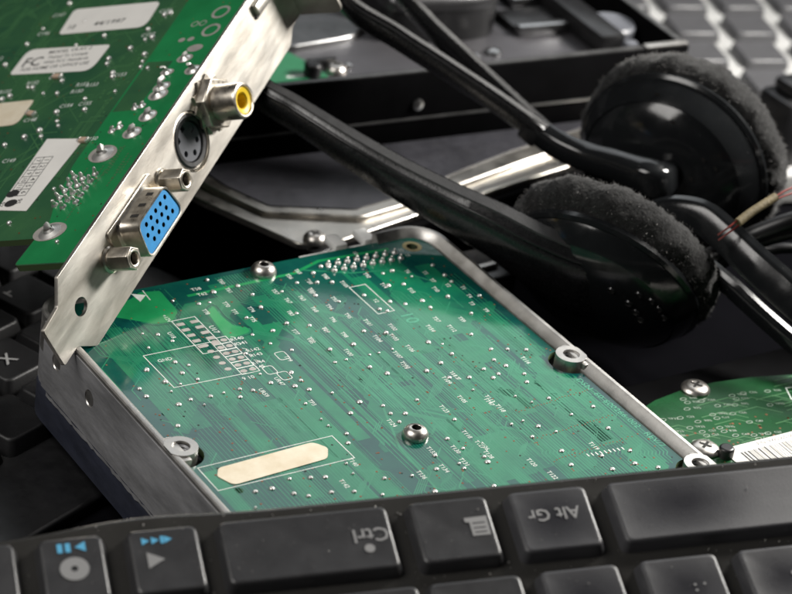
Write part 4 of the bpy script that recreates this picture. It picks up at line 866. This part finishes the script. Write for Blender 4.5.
for u, v in ((5, 13), (11, 13.5), (9.5, 10.5), (14, 12), (11.5, 8), (16, 9.5), (13, 5.5), (17.5, 6.5)): s.disc(u, v, dome(math.hypot(u, v), 23.5, 10.5) + .12, .75, 'hole', 12, mx=mf); s.lathe([(1.05, -.1), (.98, .22), (.86, .28), (.74, .12)], 'glint_bead', 14, mx=mf @ Matrix.Translation((u, v, dome(math.hypot(u, v), 23.5, 10.5))))  # glossy raised rings added to give the holes highlight rims
fcup = hb(s, 'ear_cup', sharp=30, label='front ear cup with a group of small sound holes'); foam('foam_pad', FC, FA, 25.5, 12, 3, fcup)
s, mr = cup('rear', RC_, RA, 27, 24.5, 13, 14, 2)
for u, v in ((10, 6), (15, 9), (12, 11), (3, 18), (-3, 22)): s.disc(u, v, dome(math.hypot(u, v), 24.5, 13) + .12, .7, 'hole', 10, mx=mr)
rcup = hb(s, 'ear_cup', sharp=30, label='rear ear cup, standing upright'); foam('foam_pad', RC_, RA, 27, 12, 9, rcup)
UP = (-.25, .25, .93)
band('arm', [(140.9, 18.5, -9.6), (134.2, 20.1, -7.0), (126.4, 22.9, -3.7), (118.2, 27.5, -.7), (111.3, 34.3, 2.1), (105.0, 42.6, 5.4), (98.0, 53.0, 8.0), (90.6, 63.8, 11.0), (83.3, 74.8, 14.7), (76.5, 86.8, 18.3), (71.5, 96.4, 20.5), (70.5, 117.0, 21.0), (69.3, 148.3, 26)][::-1],
     [3.5, 6.2, 8.6, 9.4, 8.8, 7.4, 6.2, 5.4, 4.8, 4.4, 4.2, 4.0, 4.0][::-1], [1.2, 3.0, 4.0, 4.4, 4.4, 4.1, 3.7, 3.4, 3.2, 2.9, 2.7, 2.4, 2.2][::-1], 'black_arm', (-.42, -.12, .9), strip=.5, strip_to=.84)
band('headband', [(69.3, 148.3, 26), (69.5, 172.6, 38), (82.8, 179.8, 56.4), (100.2, 160.5, 62.0), (98.6, 129.2, 44.5), (103.3, 113.1, 32.5), (114.1, 103.5, 25.5), (124.0, 94.7, 19.5), (133.3, 85.1, 13.8), (140.6, 76.2, 9.0)], [4, 3.8, 3.5, 3.3, 3.2, 3.2, 3.1, 3.1, 3.1, 3.2], [2.2, 1.8, 1.7, 1.7, 1.7, 1.7, 1.7, 1.7, 1.7, 1.8], 'black_arm', (-.42, -.12, .9), strip=.3)
band('headband', [(97, 170, 64), (104, 148, 58), (112.5, 126, 44), (117.5, 112.1, 34.6), (123.6, 105.0, 27.1), (131.2, 96.5, 19.6), (137.9, 87.1, 13.2), (143.1, 78.0, 8.4)], [3.2, 3.2, 3.4, 3.6, 3.8, 3.8, 3.6, 3.2], [1.6, 1.6, 1.7, 1.8, 1.8, 1.8, 1.8, 1.8], 'black_arm', (-.5, -.1, .8), strip=.3)
P = crom([(139.4, 77.6, 9.4), (142.6, 71.5, 7.6), (145.6, 64.5, 7.4), (148.3, 56.5, 8.6), (150.4, 48, 9.6), (152.6, 45.4, 9.4), (155.0, 46.0, 9.3), (158.5, 47.6, 9.2)], 8)
s = MB(); s.sweep(P, lambda i, t: section(lerp_list([3.1, 3.3, 3.3, 3.6, 4.2, 4.4, 4.2, 3.6], t), lerp_list([2.0, 2.2, 2.4, 2.6, 2.9, 3.0, 3.0, 2.6], t), 0), 'black_gloss', UP); hb(s, 'yoke', sharp=38)
s = MB(); s.box((-2.6, -2.2, -3.3), (2.6, 2.2, 3.3), 'black_plastic', .8, mx=frame((139.2, 78.0, 9.5), V((.45, -.8, -.4)).normalized(), V((.8, .5, 0)).normalized(), V((.45, -.8, -.4)).normalized().cross(V((.8, .5, 0)).normalized()).normalized())); hb(s, 'clip')
band('microphone_boom', [(139.5, 31, 10.2), (142.0, 26.5, 13.0), (144.5, 20, 14.2), (146.0, 13, 12.8), (147.6, 5, 10.4), (149.7, -2.5, 7.9), (152, -10, 5.4), (157, -21, 1.5), (168, -40, -4)], [3.2, 3.6, 4, 4, 4.2, 4.4, 4.4, 4.4, 4.4], [1.6] * 9, 'black_gloss', (.35, .35, .87))
band('boom_guide', [(143.2, 23, 3.4), (145.0, 15.6, 3.2), (147, 8, 1.4), (149.5, 0, -1.5), (153, -9, -5), (159, -22, -10), (170, -40, -13)], [2.4, 2.6, 2.6, 2.4, 2.4, 2.4, 2.4], [1.4] * 7, 'black_gloss', UP)

# ---------------------------------------------------------------- cables and small things on the right
def tube(mb, pts, r, m, k=8, n=12): 
    P = crom(pts, k); mb.sweep(P, lambda i, t: [(r * math.cos(2 * math.pi * q / n), r * math.sin(2 * math.pi * q / n)) for q in range(n)], m, (.1, .2, 1)); return mb
def loose(name, pts, r, m, label, cat, group=None):
    s = tube(MB(), pts, r, m); c = V(pts[0]); s.v = [tuple(V(p) - c) for p in s.v]; o = s.build(name); o.location = c; o['label'] = label; o['category'] = cat
    if group: o['group'] = group
    return o
loose('cable', [(141.5, 33, -8.0), (150.3, 24.6, -1.0), (156.6, 19.2, 5.4), (160.0, 16.1, 9.6), (167.0, 11.6, 14.2), (176.9, 6.2, 16.6), (200, -6, 14)], 2.2, 'cable', 'upper black cable curving past the yellow sleeve', 'cable', 'black cables at the right')
loose('cable', [(147, 34, -14), (154.9, 26.0, -5.2), (161.5, 19.9, 4.0), (170.6, 14.1, 9.4), (180.5, 8.5, 12.0), (204, -4, 9)], 2.0, 'cable', 'middle black cable, just under the upper one', 'cable', 'black cables at the right')
loose('cable', [(160, 34, -10), (167.1, 27.5, -2.2), (169.8, 21.1, .4), (175.7, 17.1, 1.5), (196, 4, 0)], 1.3, 'cable', 'thinnest black cable, lowest of the three beside the boom', 'cable', 'black cables at the right')
wy = empty('sleeved_wire', (145, 9, 18), 'two thin red wires in a short yellow sleeve above the black cables', 'wire')
def wb(mb, name): mb.v = [(p[0] - 145, p[1] - 9, p[2] - 18) for p in mb.v]; return mb.build(name, wy)
wb(tube(MB(), [(145.2, 9.2, 18.4), (148.8, 9.8, 19.8), (153, 10.2, 21.2), (156.6, 10.6, 22.3)], 1.05, 'sleeve', 8, 14), 'sleeve')
for q, (dz, dy) in enumerate(((.5, .3), (-.55, -.2))):
    wb(tube(MB(), [(140.6, 9.6 + dy, 15.2 + dz), (142.5, 8.8 + dy, 17.2 + dz), (147, 9.4 + dy, 19.0 + dz), (154, 10.2, 21.4 + dz * .6), (160.6, 11.0 + dy, 22.6 + dz), (166, 11.4 + dy, 22.3 + dz), (180, 9, 21.5 + dz), (200, 0, 20)], .22, 'red_wire', 8, 8), 'wire')
s = MB(); s.box((-5, -6, -14), (9, 8, -1.2), 'black_plastic', .8)
s.box((-2.2, -.9, -.9), (2.2, .9, .3), 'alu', .3, mx=Matrix.Translation((-2.4, 3.4, 0)) @ Matrix.Rotation(.5, 4, 'Z')); s.box((-3.6, -.8, -.9), (3.6, .8, .3), 'alu', .3, mx=Matrix.Translation((2.6, -1.6, 0)) @ Matrix.Rotation(.1, 4, 'Z'))
o = s.build('metal_contact'); o.location = (109.2, 55.3, -10.2)
o['label'] = 'small black holder with bright metal contact tabs between bare drive and headset'; o['category'] = 'contact'
s = MB(); s.box((-7, -7, -24), (7, 7, 6), 'black_plastic', 2.2); s.box((-4.5, -4.5, 6.02), (4.5, 4.5, 10), 'black_plastic', 1.5); o = s.build('plug_housing'); o.location = (244, 96, -10)
o['label'] = 'black plug housing at the right edge beside the grey keyboard'; o['category'] = 'plug'
